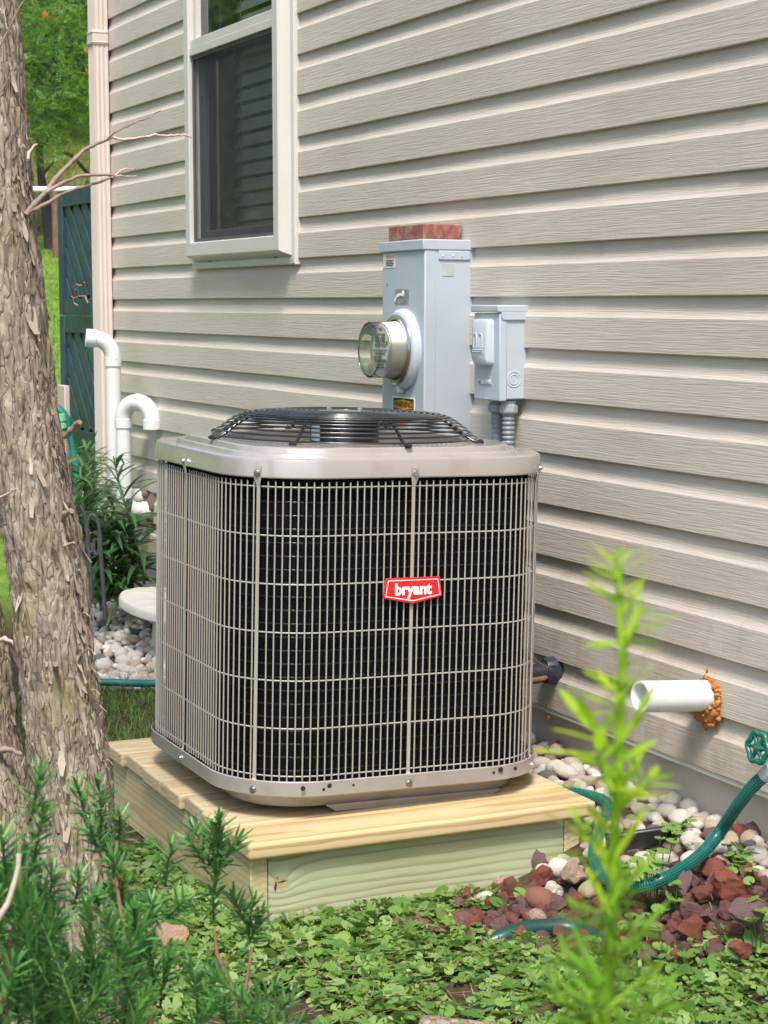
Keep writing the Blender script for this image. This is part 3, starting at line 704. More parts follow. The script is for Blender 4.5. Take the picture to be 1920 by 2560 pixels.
# ------------------------------------------------------------------ air conditioner
ACM = Matrix.Translation((-4.0377, -.5889, DT)) @ Matrix.Rotation(-.004614, 4, 'Z') @ Matrix.Rotation(-.02285, 4, 'X') @ Matrix.Rotation(.00119, 4, 'Y')
ac = thing("air_conditioner", "square taupe outdoor air conditioner unit with wire grille and black fan guard on planks", "air conditioner", mw=ACM)
def rsq(h, r, z, n=14):
    o = []
    for cx, cy, a0 in ((1, 1, 0), (-1, 1, 90), (-1, -1, 180), (1, -1, 270)):
        for k in range(n+1):
            a = R(a0+90*k/n); o.append((cx*(h-r)+r*math.cos(a), cy*(h-r)+r*math.sin(a), z))
    return o
def acp(name, mb, m, parent=None, smooth=40, bevel=0): return ob(name, mb, m, parent or ac, smooth, bevel, local=True)
H, RR = .3785, .188
acp("base_pan", MB().loops([rsq(H-.060, RR-.06, .010), rsq(H-.046, RR-.046, .014), rsq(H-.032, RR-.032, .046), rsq(H+.006, RR+.006, .0465), rsq(H+.008, RR+.008, .049), rsq(H+.008, RR+.008, .078), rsq(H+.006, RR+.006, .080), rsq(H+.005, RR+.005, .078), rsq(H+.004, RR+.004, .055), rsq(H-.05, RR-.05, .055)], True, True), ACP, None, 35)
for sx_, sy_ in ((1, 0), (-1, 0)):
    x_ = sx_*(H-.043)
    acp("foot", MB().loops([[(x_-.05, -.150, 0), (x_+.004, -.150, 0), (x_+.004, .215, 0), (x_-.05, .215, 0)], [(x_-.05, -.175, .016), (x_+.009, -.175, .016), (x_+.009, .245, .016), (x_-.05, .245, .016)]], True, True), ACP, None, 35)
hol = acp("bolt_hole", MB().lathe([(.0055, .0), (.0, .0004)], (H+.0082, -.245, .068), (1, 0, 0), 12), DARK)
for y_, z_, r__ in ((-.198, .062, .0035), (-.185, .069, .0055), (-.13, .066, .003), (.205, .066, .0032), (.222, .071, .006), (.258, .071, .0045)):
    acp("bolt_hole", MB().lathe([(r__, .0), (0, .0004)], (H+.0082, y_, z_), (1, 0, 0), 12), DARK)
def arcpt(s, h, r):
    """point and outward normal at arc length s round a rounded square, from the middle of the front"""
    st_ = 2*(h-r); q = math.pi/2*r; per = 4*(st_+q); s = (s + st_/2) % per
    side = int(s//(st_+q)); u = s-side*(st_+q); a0 = side*math.pi/2
    if u <= st_: x, y = h, -st_/2+u; nx_, ny_ = 1, 0
    else:
        a = (u-st_)/r; x, y = h-r+r*math.cos(a), h-r+r*math.sin(a); nx_, ny_ = math.cos(a), math.sin(a)
    c, s2 = math.cos(a0), math.sin(a0)
    return Vector((x*c-y*s2, x*s2+y*c, 0)), Vector((nx_*c-ny_*s2, nx_*s2+ny_*c, 0)), per
acp("coil", MB().loops([rsq(H-.027, RR-.027, .055), rsq(H-.027, RR-.027, .725)], False, False), COIL, None, 50)
ct = MB()
for k in range(22):
    z = .095+k*.0285
    ct.tube(rsq(H-.0275, RR-.0275, z, 8), .0026, 6, close=True)
kind(acp("coil_tubes", ct, TUBEB, None, 60), 'stuff')
cf = MB(); per = arcpt(0, H-.0262, RR-.0262)[2]; nf = 300
for k in range(nf):
    p_, n_, _ = arcpt(per*k/nf, H-.0265, RR-.0265); t_ = Vector((-n_.y, n_.x, 0))*.0009
    cf.add([p_-t_+Vector((0, 0, .06)), p_+t_+Vector((0, 0, .06)), p_+t_+Vector((0, 0, .72)), p_-t_+Vector((0, 0, .72)), p_+n_*.0022+Vector((0, 0, .06)), p_+n_*.0022+Vector((0, 0, .72))], [(0, 4, 5, 3), (4, 1, 2, 5)])
kind(acp("coil_fins", cf, COIL, None, 0), 'stuff')
gr = mesh_obj("grille", bpy.data.meshes.new("grille"), None, ac, local=True)
hg, rg_ = H-.005, RR-.005
per = arcpt(0, hg, rg_)[2]; nw = int(per/.0160)
wm_ = MB().tube([(0, 0, .0775), (0, 0, .710)], .00165, 7).mesh("grille_wire"); fix(wm_); wm_.materials.append(ACW)
hor = [.088+.1018*k for k in range(7)]
tfr = .3276
bars = []
def bar_at(x, y):
    best = min(range(4000), key=lambda k: (arcpt(per*k/4000, hg, rg_)[0]-Vector((x, y, 0))).length); return per*best/4000
def ax(t): 
    q = t-(H-RR); return H-RR+math.sqrt(max(RR*RR-q*q, 0)) if q > 0 else H
for x, y in ((H, 0), (ax(tfr), tfr), (ax(tfr), -tfr), (0, H), (0, -H), (-H, 0), (-ax(tfr), tfr), (-ax(tfr), -tfr)): bars.append(bar_at(x, y))
for k in range(nw):
    s_ = per*k/nw
    if min(abs((s_-b+per/2) % per-per/2) for b in bars) < .008: continue
    p_, n_, _ = arcpt(s_, hg, rg_); rj = random.uniform(-.0012, .0012)
    o = bpy.data.objects.new("wire", wm_); COL.objects.link(o); o.parent = gr; o.location = (p_.x+n_.x*.002, p_.y+n_.y*.002, rj)
for z in hor:
    acp("cross_wire", MB().tube(rsq(hg-.0015, rg_-.0015, z, 12), .0018, 7, close=True), ACW, gr, 60)
for s_ in bars:
    p_, n_, _ = arcpt(s_, hg, rg_); t_ = Vector((-n_.y, n_.x, 0)); p_ = p_+n_*.004
    def bq(w, z, d): return [p_-t_*w+Vector((0, 0, z))+n_*d, p_+t_*w+Vector((0, 0, z))+n_*d, p_+t_*w+Vector((0, 0, z))+n_*(d+.0016), p_-t_*w+Vector((0, 0, z))+n_*(d+.0016)]
    acp("grille_bar", MB().loops([bq(.0075, .048, .0065), bq(.0075, .076, .0065), bq(.0038, .083, .002), bq(.0038, .694, .0), bq(.0038, .70, .001), bq(.0078, .716, .0055), bq(.0078, .742, .0055)], True, True), ACW, gr, 30)
    for z in (.060, .729):
        c_ = p_+n_*.0085+Vector((0, 0, z))
        acp("screw", MB().lathe([(.0078, .0), (.0078, .0016), (.0052, .0018), (.0050, .0052), (.0, .0056)], c_, n_, 6 if z > 1 else 12), STEEL, None, 25)
# top cap with its stepped shoulder and the fan opening
cap = MB()
cap.loops([rsq(H-.02, RR-.02, .7185), rsq(H+.0035, RR+.0035, .7175), rsq(H+.0045, RR+.0045, .720), rsq(H+.002, RR+.002, .751), rsq(H, RR, .7565), rsq(H-.005, RR-.005, .7595), rsq(H-.010, RR-.008, .759), rsq(H-.035, RR-.016, .7555), rsq(H-.0375, RR-.016, .7560), rsq(H-.0405, RR-.016, .7640), rsq(H-.043, RR-.016, .7662), rsq(H-.047, RR-.016, .7662), rsq(H-.054, RR-.016, .7648), rsq(H-.057, RR-.016, .7750), rsq(H-.060, RR-.016, .7772), rsq(H-.072, RR-.02, .778)], False, False)
def circ(rad, z):
    o = []
    for cx, cy, a0 in ((1, 1, 0), (-1, 1, 90), (-1, -1, 180), (1, -1, 270)):
        for k in range(15):
            a = R(a0+90*k/14); o.append((rad*math.cos(a), rad*math.sin(a), z))
    return o
cap.loops([rsq(H-.072, RR-.02, .778), circ(.285, .777), circ(.272, .781), circ(.268, .779), circ(.268, .68)], False, False)
acp("top_cap", cap, ACP, None, 24)
# fan guard
fg = mesh_obj("fan_guard", bpy.data.meshes.new("fan_guard"), None, ac, local=True)
ringsp = []
for k in range(9):
    u = k/8; ringsp.append((.303-.092*u, .784+.050*math.sin(u*math.pi/2)**.95))
for k in range(1, 12): ringsp.append((.211-k*.0135, .834+.004*min(1, k/4)))
for rad, z in ringsp:
    acp("guard_ring", MB().tube([(rad*math.cos(2*math.pi*k/72), rad*math.sin(2*math.pi*k/72), z) for k in range(72)], .0023, 7, close=True), BLACKG, fg, 60)
for k in range(8):
    a = k*math.pi/4+R(2); c_, s_ = math.cos(a), math.sin(a)
    pr_ = [(.328, .780), (.312, .780), (.303, .784)] + [(r0-.002, z0-.003) for r0, z0 in ringsp[1:9]] + [(.12, .834), (.055, .834)]
    acp("guard_spoke", MB().tube([(r0*c_, r0*s_, z0) for r0, z0 in pr_], .0036, 8), BLACKG, fg, 60)
    acp("guard_clip", MB().lathe([(.0085, 0), (.0085, .005), (.004, .0085), (0, .009)], (.324*c_, .324*s_, .778), (0, 0, 1), 10), BLACKG, fg, 30)
acp("fan_motor", MB().lathe([(.0, .830), (.060, .830), (.076, .825), (.080, .818), (.080, .720), (.07, .710), (0, .710)], (0, 0, 0), (0, 0, 1), 36), BLACKG, None, 40)
acp("motor_label", MB().loops([[(.0805*math.cos(R(a)), .0805*math.sin(R(a)), z) for a in range(-92, -66, 5)] for z in (.772, .808)], close=False), mat("blue_white_label", (.45, .52, .68), .4), None, 60)
acp("motor_plate", MB().lathe([(.064, .8365), (.064, .839), (.0, .840)], (0, 0, 0), (0, 0, 1), 36), METAL, None, 40)
for k in range(4):
    a = k*math.pi/2+.4; acp("motor_nut", MB().lathe([(.006, 0), (.006, .006), (0, .007)], (.05*math.cos(a), .05*math.sin(a), .839), (0, 0, 1), 6), STEEL, None, 20)
for k in range(3):
    a = 2*math.pi*k/3
    vs = []
    for i in range(6):
        rr_ = .06+.19*i/5
        for j in range(4):
            b = a+.9*(j/3)+.12*i/5; vs.append((rr_*math.cos(b), rr_*math.sin(b), .685+.045*(j/3)))
    fs = [(i*4+j, i*4+j+1, (i+1)*4+j+1, (i+1)*4+j) for i in range(5) for j in range(3)]
    acp("fan_blade", MB().add(vs, fs), mat("grey_blade", (.10, .10, .10), .4), None, 60)
acp("inner_floor", MB().loops([circ(.268, .66), circ(.01, .66)], False, True), DARK, None, 0)
# badge
by = .0; hz = H+.0045
pent = [(-.0635, .505), (.0625, .505), (.0690, .463), (.0, .4485), (-.0700, .463)]
def ins(p, d):
    c_ = (0.0, .480); return [(c_[0]+(a-c_[0])*(1-d/abs(.066)), c_[1]+(b-c_[1])*(1-d/.025)) for a, b in p]
bg_ = acp("badge", MB().prism(pent, lambda a, b, d: (d, a, b), hz, hz+.004), RED, None, 0, .0008)
fr_ = MB(); A, B = ins(pent, .0045), ins(pent, .0062)
fr_.loops([[(hz+.0042, a, b) for a, b in A], [(hz+.0046, a, b) for a, b in A], [(hz+.0046, a, b) for a, b in B], [(hz+.0042, a, b) for a, b in B]])
acp("badge_outline", fr_, WHITEP, bg_, 0)
text("bryant", .0345, WHITEP, bg_, (hz+.0046, -.0005, .4795), R(90), R(90), .0005, .0013, .96, local=True)

# ------------------------------------------------------------------ tree
BARK = None
def bark_mat():
    m, t, p = nodes("shaggy_bark"); v = coords(t, (1, 1, .20)); v2 = coords(t)
    a = noise(t, v, 62, 7, .68, .6); b_ = noise(t, v2, 9, 5, .6)
    c = ramp(t, a, [(.25, (.085, .068, .05)), (.42, (.20, .162, .122)), (.55, (.32, .272, .212)), (.75, (.44, .385, .31))])
    c = mixc(t, ramp(t, b_, [(.5, (0, 0, 0)), (.68, (.6,)*3)]), c, (.20, .185, .075))
    vo_ = t.nodes.new("ShaderNodeTexVoronoi"); vo_.feature = 'DISTANCE_TO_EDGE'; vo_.inputs['Scale'].default_value = 62
    wv_ = t.nodes.new("ShaderNodeVectorMath"); wv_.operation = 'ADD'; nn_ = t.nodes.new("ShaderNodeTexNoise"); nn_.inputs['Scale'].default_value = 40; t.links.new(v, nn_.inputs['Vector'])
    sc_ = t.nodes.new("ShaderNodeVectorMath"); sc_.operation = 'SCALE'; sc_.inputs['Scale'].default_value = .028; t.links.new(nn_.outputs[1], sc_.inputs[0])
    t.links.new(v, wv_.inputs[0]); t.links.new(sc_.outputs[0], wv_.inputs[1]); t.links.new(wv_.outputs[0], vo_.inputs['Vector'])
    crk = ramp(t, vo_.outputs['Distance'], [(.0, (1, 1, 1)), (.09, (0, 0, 0))])
    c = mixc(t, mth(t, 'MULTIPLY', crk, .25), c, (.07, .048, .034))
    t.links.new(c, p.inputs['Base Color']); p.inputs['Roughness'].default_value = .9; p.inputs['Specular IOR Level'].default_value = .15
    bump(t, p, mth(t, 'SUBTRACT', a, mth(t, 'MULTIPLY', crk, .35)), .008, .9); return m
BARK = bark_mat()
tree = thing("shaggy_tree", "leaning tree trunk with peeling grey-brown bark at the left of the timber platform", "tree", at_ground(200, 2175))
def spath(keys, D):
    return [at(x, y, D=d if d else D) for x, y, d in keys]
def trunk(name, keys, seed, nseg=420, nth=110, parent=tree):
    """keys: (x, y, depth, radius m)"""
    C = np.array([list(at(x, y, D=d)) + [r] for x, y, d, r in keys]); u = np.linspace(0, len(C)-1, nseg); i = np.minimum(u.astype(int), len(C)-2)
    # catmull-rom
    def cr(a):
        P_ = np.vstack([2*a[0]-a[1], a, 2*a[-1]-a[-2]]); t_ = (u-i)[:, None]
        p0, p1, p2, p3 = P_[i], P_[i+1], P_[i+2], P_[i+3]
        return .5*((2*p1)+(-p0+p2)*t_+(2*p0-5*p1+4*p2-p3)*t_**2+(-p0+3*p1-3*p2+p3)*t_**3)
    Q = cr(C); th = np.linspace(0, 2*np.pi, nth, endpoint=False)
    cx, sx = np.cos(th), np.sin(th)
    pts = np.zeros((nseg, nth, 3)); 
    S = np.stack([np.repeat(cx[None], nseg, 0), np.repeat(sx[None], nseg, 0), np.repeat(Q[:, 2][:, None], nth, 1)], -1)
    q = S.reshape(-1, 3)
    lob = vnoise(q*np.array([1.3, 1.3, 2.0])+seed, seed)*.10
    plates = np.abs(fbm(q*np.array([5.5, 5.5, 16.])+seed*3, seed+1, 4)); fine = fbm(q*np.array([16, 16, 60.]), seed+2, 3)
    ridg = np.abs(vnoise(q*np.array([9, 9, 7.])+3, seed+5))
    disp = lob + .14*np.minimum(plates, .55) + .040*fine + .08*ridg
    rad = Q[:, 3][:, None]*(.93+disp.reshape(nseg, nth))
    pts[..., 0] = Q[:, 0][:, None]+rad*cx; pts[..., 1] = Q[:, 1][:, None]+rad*sx; pts[..., 2] = Q[:, 2][:, None]+.004*fine.reshape(nseg, nth)
    ii_ = np.arange(nseg*nth).reshape(nseg, nth); j = np.roll(ii_, -1, 1)
    f = np.stack([ii_[:-1], j[:-1], j[1:], ii_[1:]], -1).reshape(-1, 4)
    me = npmesh(name, pts.reshape(-1, 3), f); o = mesh_obj(name, me, BARK, parent); return o, Q, th
k1 = []
for y_, e_, r0_ in ((-160, 18, .064), (0, 34, .064), (300, 58, .063), (500, 74, .062), (850, 114, .063), (1050, 148, .063), (1250, 184, .064), (1420, 202, .065), (1600, 226, .0665), (1740, 244, .070), (1900, 253, .073), (2060, 260, .077), (2240, 272, .088)):
    k1.append((e_-r0_*1.0*1240, y_, 3.345-.00003*max(0, y_), r0_))
k2 = [(-230, 700, 3.50, .05), (-150, 1000, 3.47, .05), (-86, 1200, 3.44, .052), (-52, 1400, 3.42, .055), (-32, 1600, 3.40, .060), (0, 1760, 3.38, .064), (50, 1960, 3.34, .070), (100, 2200, 3.32, .08)]
T1, Q1, th1 = trunk("trunk", k1, 11); T2, Q2, th2 = trunk("trunk", k2, 23, 260)
# the crown, unseen above the picture, placed to shade the unit's left side
CRN = leafmat("cedar_spray", [(.1, (.02, .055, .018)), (.5, (.04, .095, .028)), (.9, (.08, .15, .045))], .5, .25)
# loose bark flakes standing proud of the trunks
def flakes(Q, n, seed):
    r_ = np.random.default_rng(seed); V_, F_ = [], []; nv = 0
    tocam = np.array(CAM)
    for _ in range(n):
        i = r_.integers(2, len(Q)-3); c = Q[i]; d = tocam-c[:3]; a = math.atan2(d[1], d[0])+r_.normal(0, 1.0)
        nrm = np.array([math.cos(a), math.sin(a), 0]); tan = np.array([-math.sin(a), math.cos(a), 0])
        ax_ = Q[i-2, :3]-Q[i+2, :3]; ax_ /= np.linalg.norm(ax_); ax_ = ax_+tan*r_.normal(0, .14)
        big = r_.random() < .06
        L_ = (.008+.034*r_.random()**1.6)*(1.5 if big else 1); w_ = min(.0075, L_*r_.uniform(.07, .26))*(1.5 if big else 1); lift = r_.uniform(.0, .0025); curl = r_.uniform(.04, .20)*L_*(1.8 if big else r_.choice([0, .2, .6]))
        b0 = c[:3]+nrm*(c[3]*(1.0+r_.uniform(-.04, .04)))
        up = r_.random() < .6
        sg = 1 if up else -1
        rows = []
        for k in range(4):
            u = k/3; wk = w_*max(.1, (.4+.6*math.sin(math.pi*min(1, .2+u*.75)))*(1+.35*r_.normal()))
            ctr = b0-ax_*sg*(u*L_)+nrm*(lift*u+curl*u*u)
            rows.append(ctr-tan*wk*.5+nrm*r_.normal(0, .0008)+ax_*r_.normal(0, .0012)); rows.append(ctr+tan*wk*.5+nrm*r_.normal(0, .0008)+ax_*r_.normal(0, .0012))
        V_ += rows; F_ += [(nv+2*k, nv+2*k+1, nv+2*k+3, nv+2*k+2) for k in range(3)]; nv += 8
    return np.array(V_), np.array(F_)
def flake_mat():
    m, t, p = nodes("bark_flake"); g = t.nodes.new("ShaderNodeNewGeometry"); v = coords(t, (1, 1, .3))
    f = mth(t, 'ADD', mth(t, 'MULTIPLY', g.outputs['Random Per Island'], .6), mth(t, 'MULTIPLY', noise(t, v, 90, 4), .4))
    c = ramp(t, f, [(.2, (.12, .094, .07)), (.45, (.235, .193, .147)), (.7, (.335, .285, .222)), (.95, (.46, .40, .325))])
    t.links.new(c, p.inputs['Base Color']); p.inputs['Roughness'].default_value = .85; p.inputs['Specular IOR Level'].default_value = .2; return m
FLK = flake_mat()
fl = flakes(Q1, 3600, 5); o = mesh_obj("loose_bark", npmesh("loose_bark", *fl, smooth=False), FLK, tree); kind(o, 'stuff')
fl = flakes(Q2, 900, 6); o = mesh_obj("loose_bark", npmesh("loose_bark", *fl, smooth=False), FLK, tree); kind(o, 'stuff')
TWIG = mat("twig_bark", (.26, .185, .15), .75, .25, 60, b=.001, bs=200)
TWIGL = mat("bare_twig_end", (.50, .40, .33), .7, .2, 60)
def twig(keys, r0, r1, m=TWIG, D0=3.30, D1=3.36, name="branch"):
    n = len(keys); P_ = [at(x, y, D=D0+(D1-D0)*i/(n-1)) for i, (x, y) in enumerate(keys)]
    Q_ = []
    for a, b in zip(P_[:-1], P_[1:]):
        for k in range(3): Q_.append(a.lerp(b, k/3) + Vector((random.gauss(0, .0008), 0, random.gauss(0, .0008))))
    Q_.append(P_[-1]); m_ = len(Q_)
    rr_ = [.74*(r0+(r1-r0)*i/(m_-1))*(1+(.35 if i % 5 == 3 else 0)) for i in range(m_)]
    return ob(name, MB().tube(Q_, rr_, 8), m, tree, 70)
twig([(55, 462), (75, 440), (100, 413), (130, 375), (160, 345), (180, 325), (200, 314), (225, 304), (240, 297)], .0064, .0033)
twig([(240, 297), (275, 301), (300, 297), (335, 291), (360, 294), (385, 290), (402, 292), (416, 298)], .0032, .0016, TWIGL, 3.36, 3.40)
twig([(226, 304), (245, 288), (265, 277), (280, 270), (300, 261), (325, 253), (335, 244), (347, 239)], .0026, .0012, TWIG, 3.35, 3.42)
twig([(52, 462), (80, 450), (105, 438), (135, 420), (165, 407), (195, 400), (222, 390), (240, 382)], .0055, .0024, TWIG, 3.30, 3.36)
twig([(100, 415), (130, 398), (165, 381), (200, 378), (230, 377), (248, 380)], .0048, .0026, TWIG, 3.31, 3.35)
twig([(248, 380), (262, 368), (275, 364), (290, 366), (294, 367)], .0022, .0012, TWIGL, 3.35, 3.38)
twig([(240, 382), (260, 379), (280, 380), (296, 381)], .0022, .0011, TWIGL, 3.36, 3.38)
twig([(60, 345), (62, 330), (72, 316), (80, 312)], .004, .002, TWIGL)
twig([(30, 296), (45, 297), (58, 298), (68, 302)], .0028, .0018, TWIGL)
twig([(-5, 110), (12, 78), (28, 45), (40, 20), (58, -8)], .0026, .002, TWIG, 3.26, 3.24)
twig([(-5, 210), (10, 185), (22, 160), (30, 140)], .0018, .001, TWIG, 3.26, 3.25)
twig([(140, 944), (152, 930), (165, 917), (173, 912)], .0062, .0052, TWIG, 3.29, 3.24)
twig([(133, 1128), (140, 1112), (150, 1105), (155, 1104)], .0068, .0056, TWIG, 3.28, 3.22)
twig([(133, 1182), (148, 1176), (160, 1172)], .003, .002, TWIGL, 3.27, 3.22)
twig([(-4, 1078), (12, 1070), (28, 1060), (37, 1056)], .003, .0018, TWIGL, 3.25, 3.2)
twig([(118, 1452), (120, 1442), (120, 1435)], .006, .0055, TWIG, 3.26, 3.19)
twig([(-10, 1625), (10, 1618), (30, 1622), (48, 1630)], .008, .004, TWIG, 3.34, 3.3)
twig([(-8, 1388), (10, 1378), (28, 1388), (36, 1394)], .006, .003, TWIGL, 3.34, 3.3)
twig([(158, 1240), (166, 1234), (172, 1231)], .0022, .0014, TWIGL, 3.3, 3.27)
for (x, y) in ((197, 1445), (188, 1400), (200, 1488), (180, 1322), (214, 1525), (228, 1640)):
    twig([(x-6, y+6), (x+2, y), (x+8, y+4), (x+16, y+12)], .0008, .0004, TWIGL, 3.27, 3.24)

# ------------------------------------------------------------------ yew
YEW = leafmat("yew_needle", [(.15, (.035, .115, .030)), (.45, (.065, .20, .050)), (.75, (.11, .275, .065)), (.97, (.20, .36, .06))], .36, .3)
YEWY = leafmat("old_yew_needle", [(.2, (.10, .14, .02)), (.8, (.26, .27, .04))], .45, .3)
YST = mat("yew_green_stem", (.06, .12, .025), .5, .2, 60); YSB = mat("yew_brown_stem", (.15, .085, .05), .7, .2, 60)
def shoot_mesh(L_, n, nl, seed, bendx=.12, spread=1.0, w=.0026, tip=True, name="shoot", mats=None, sr=.0016, dens=1.0):
    r_ = np.random.default_rng(seed); MBn = MB(); nst = 10
    def cpt(u): return Vector((bendx*L_*u*u+.010*L_*math.sin(5*u+seed), .012*L_*math.sin(4*u+seed*2), L_*u))
    MBn.tube([cpt(k/nst) for k in range(nst+1)], [sr*(1-.55*k/nst) for k in range(nst+1)], 6); ns = len(MBn.f)
    ph = r_.uniform(0, 6.28)
    for k in range(n):
        u = (k+.5)/n; u = .04+.96*u**.9; a = ph+k*2.399+r_.normal(0, .25); c = cpt(u)
        rd = Vector((math.cos(a), math.sin(a)*.8, 0)).normalized()
        el = (.35+.75*u**2.2 + r_.normal(0, .16))*spread
        d = (rd*math.cos(el)+Vector((0, 0, 1))*math.sin(el)).normalized()
        s = d.cross(Vector((0, 0, 1))).normalized(); ln = nl*r_.uniform(.72, 1.12)*(1-.35*max(0, u-.85)/.15); dn = s.cross(d)
        if dn.z < 0: dn = -dn
        ww = w*r_.uniform(.8, 1.15); cv = ln*r_.uniform(-.10, .12)
        v = []
        for q, wq in ((0, .35), (.18, .9), (.6, 1.0), (.88, .6)):
            ctr = c+d*(ln*q)+dn*(cv*q*q)
            v += [ctr-s*ww*wq*.5+dn*ww*.12, ctr-dn*ww*.02, ctr+s*ww*wq*.5+dn*ww*.12]
        v.append(c+d*ln+dn*cv)
        f = []
        for q in range(3):
            for j in range(2): f.append((q*3+j, q*3+j+1, (q+1)*3+j+1, (q+1)*3+j))
        f += [(9, 10, 12), (10, 11, 12)]
        MBn.add(v, f)
    me = MBn.mesh(name)
    for mm in (mats or (YST, YEW)): me.materials.append(mm)
    mi = np.ones(len(me.polygons), np.int32); mi[:ns] = 0; me.polygons.foreach_set("material_index", mi); me.shade_smooth(); return me
yvars = [shoot_mesh(L_, int(L_/.0017), .0275, s, .06+.06*(s % 3), w=.0042) for s, L_ in enumerate((.05, .05, .075, .075, .11, .11, .15, .15))]; YL = (.05, .05, .075, .075, .11, .11, .15, .15)
yold = shoot_mesh(.10, 26, .026, 31, .2, .8, mats=(YSB, YEWY)); ydark = [shoot_mesh(.13, 10, .022, s, .2, mats=(YSB, YEW)) for s in (41, 42, 43)]
yb_ = at(60, 2700, D=2.25); ybase = Vector((yb_.x, yb_.y, g1(yb_.x, yb_.y)))
yew = thing("yew_bush", "dark green yew bush with upright needled shoots in front of the tree trunk", "bush", ybase)
def place(me, base, tip, parent, L0, roll=0.0, name="shoot"):
    d = tip-base; q = d.to_track_quat('Z', 'Y') @ Euler((0, 0, roll)).to_quaternion(); s = d.length/L0
    M_ = Matrix.Translation(base) @ q.to_matrix().to_4x4() @ Matrix.Diagonal((1, 1, s, 1)) if .7 < s < 1.5 else Matrix.Translation(base) @ q.to_matrix().to_4x4() @ Matrix.Diagonal((s, s, s, 1))
    o = bpy.data.objects.new(name, me); COL.objects.link(o); o.parent = parent; o.matrix_parent_inverse = WM[parent.name].inverted(); o.matrix_basis = M_; return o
def cpx(x, y): return x*.4166, 1598.6+y*.4166
ylist = [((205, 130), (160, 420), 2.05), ((245, 330), (170, 640), 2.05), ((180, 560), (95, 920), 2.05), ((25, 430), (30, 700), 1.95), ((395, 190), (440, 420), 2.30), ((440, 400), (520, 600), 2.30), ((525, 210), (520, 500), 2.32), ((520, 470), (610, 690), 2.32), ((628, 350), (610, 540), 2.35), ((875, 520), (855, 760), 2.35), ((950, 480), (1060, 640), 2.33), ((1112, 420), (1112, 700), 2.35), ((1180, 360), (1120, 640), 2.36), ((1010, 410), (1090, 650), 2.37),
 ((1250, 480), (1110, 700), 2.36), ((1112, 640), (1108, 930), 2.35), ((490, 770), (520, 900), 2.22), ((800, 800), (820, 960), 2.3), ((980, 790), (860, 930), 2.3), ((1300, 790), (1290, 1010), 2.45), ((1370, 880), (1290, 1060), 2.46), ((770, 1010), (800, 1300), 2.2), ((1000, 1130), (1030, 1420), 2.2), ((1430, 1240), (1290, 1440), 2.25), ((320, 950), (60, 1190), 1.95), ((90, 1130), (20, 1420), 1.9), ((340, 860), (200, 1090), 2.05), ((690, 1060), (600, 1320), 2.18), ((640, 880), (560, 1110), 2.22), ((560, 560), (640, 800), 2.3), ((600, 690), (650, 920), 2.3), ((300, 640), (250, 860), 2.15), ((420, 660), (380, 880), 2.2), ((1200, 760), (1270, 950), 2.42), ((880, 1080), (830, 1330), 2.2), ((480, 1010), (440, 1260), 2.1), ((250, 1180), (200, 1450), 2.0), ((1520, 1300), (1400, 1480), 2.3), ((650, 1240), (640, 1500), 2.15), ((1130, 1290), (1180, 1500), 2.2), ((360, 1180), (400, 1440), 2.1)]
def yplace(base, tip, k):
    L_ = (tip-base).length; q = min(range(4), key=lambda q: abs(YL[2*q]-L_)); q = 2*q+k % 2
    d = tip-base; qq = d.to_track_quat('Z', 'Y') @ Euler((0, 0, k*1.3)).to_quaternion()
    o = bpy.data.objects.new("shoot", yvars[q]); COL.objects.link(o); o.parent = yew; o.matrix_parent_inverse = WM[yew.name].inverted()
    o.matrix_basis = Matrix.Translation(base) @ qq.to_matrix().to_4x4() @ Matrix.Diagonal((1, 1, max(.6, L_/YL[q]), 1))
for i, (a, b, D) in enumerate(ylist):
    ta, tb = cpx(*a), cpx(*b); tip = at(*ta, D=D); base = at(*tb, D=D+.02); yplace(base, tip-(tip-base).normalized()*.010, i)
r_ = np.random.default_rng(12)
for i in range(118):
    x = r_.uniform(-60, 660) if i % 3 else r_.uniform(-60, 260); y = r_.uniform(1800, 2330)
    if y < 1800+abs(x-30)*.30+max(0, x-160)*.42: continue
    if 110 < x < 240 and y < 2120 and i % 4: continue
    D = r_.uniform(1.95, 2.4); t_ = at(x, y, D=D)
    b_ = t_+Vector((r_.normal(0, .05), r_.normal(0, .05), -r_.uniform(.08, .15)))
    yplace(b_, t_, i)
for (a, b, D) in (((1140, 1110), (1215, 1330), 2.32), ((650, 640), (620, 760), 2.28), ((1100, 1080), (1150, 1200), 2.33), ((640, 1080), (690, 1290), 2.2), ((700, 960), (660, 1060), 2.21)):
    place(yold, at(*cpx(*b), D=D), at(*cpx(*a), D=D), yew, .10, a[0])
def ybr(keys, r0, r1):
    P_ = [at(x, y, D=d) for x, y, d in keys]
    ob("branch", MB().tube(P_, [r0+(r1-r0)*i/(len(P_)-1) for i in range(len(P_))], 8), YSB, yew, 70)
ybr([(463, 2005, 2.35), (468, 2060, 2.33), (500, 2130, 2.32), (520, 2250, 2.3), (420, 2420, 2.27), (200, 2700, 2.25)], .0018, .007)
ybr([(250, 1890, 2.3), (262, 1980, 2.28), (280, 2120, 2.25), (240, 2350, 2.25), (120, 2700, 2.25)], .0018, .007)
ybr([(30, 1990, 2.05), (10, 2150, 2.05), (20, 2400, 2.1), (60, 2700, 2.25)], .002, .008)
ybr([(330, 2180, 2.2), (300, 2350, 2.2), (160, 2700, 2.25)], .003, .008)
ybr([(545, 2045, 2.45), (520, 2200, 2.4), (430, 2420, 2.32), (220, 2700, 2.26)], .0016, .006)
bt = ob("dead_twig", MB().tube([at(x, y, D=1.9) for x, y in ((-4, 1985), (18, 1950), (32, 1905), (40, 1870), (41, 1845))], [.0034, .003, .0028, .0026, .003], 7), TWIGL, yew, 70)

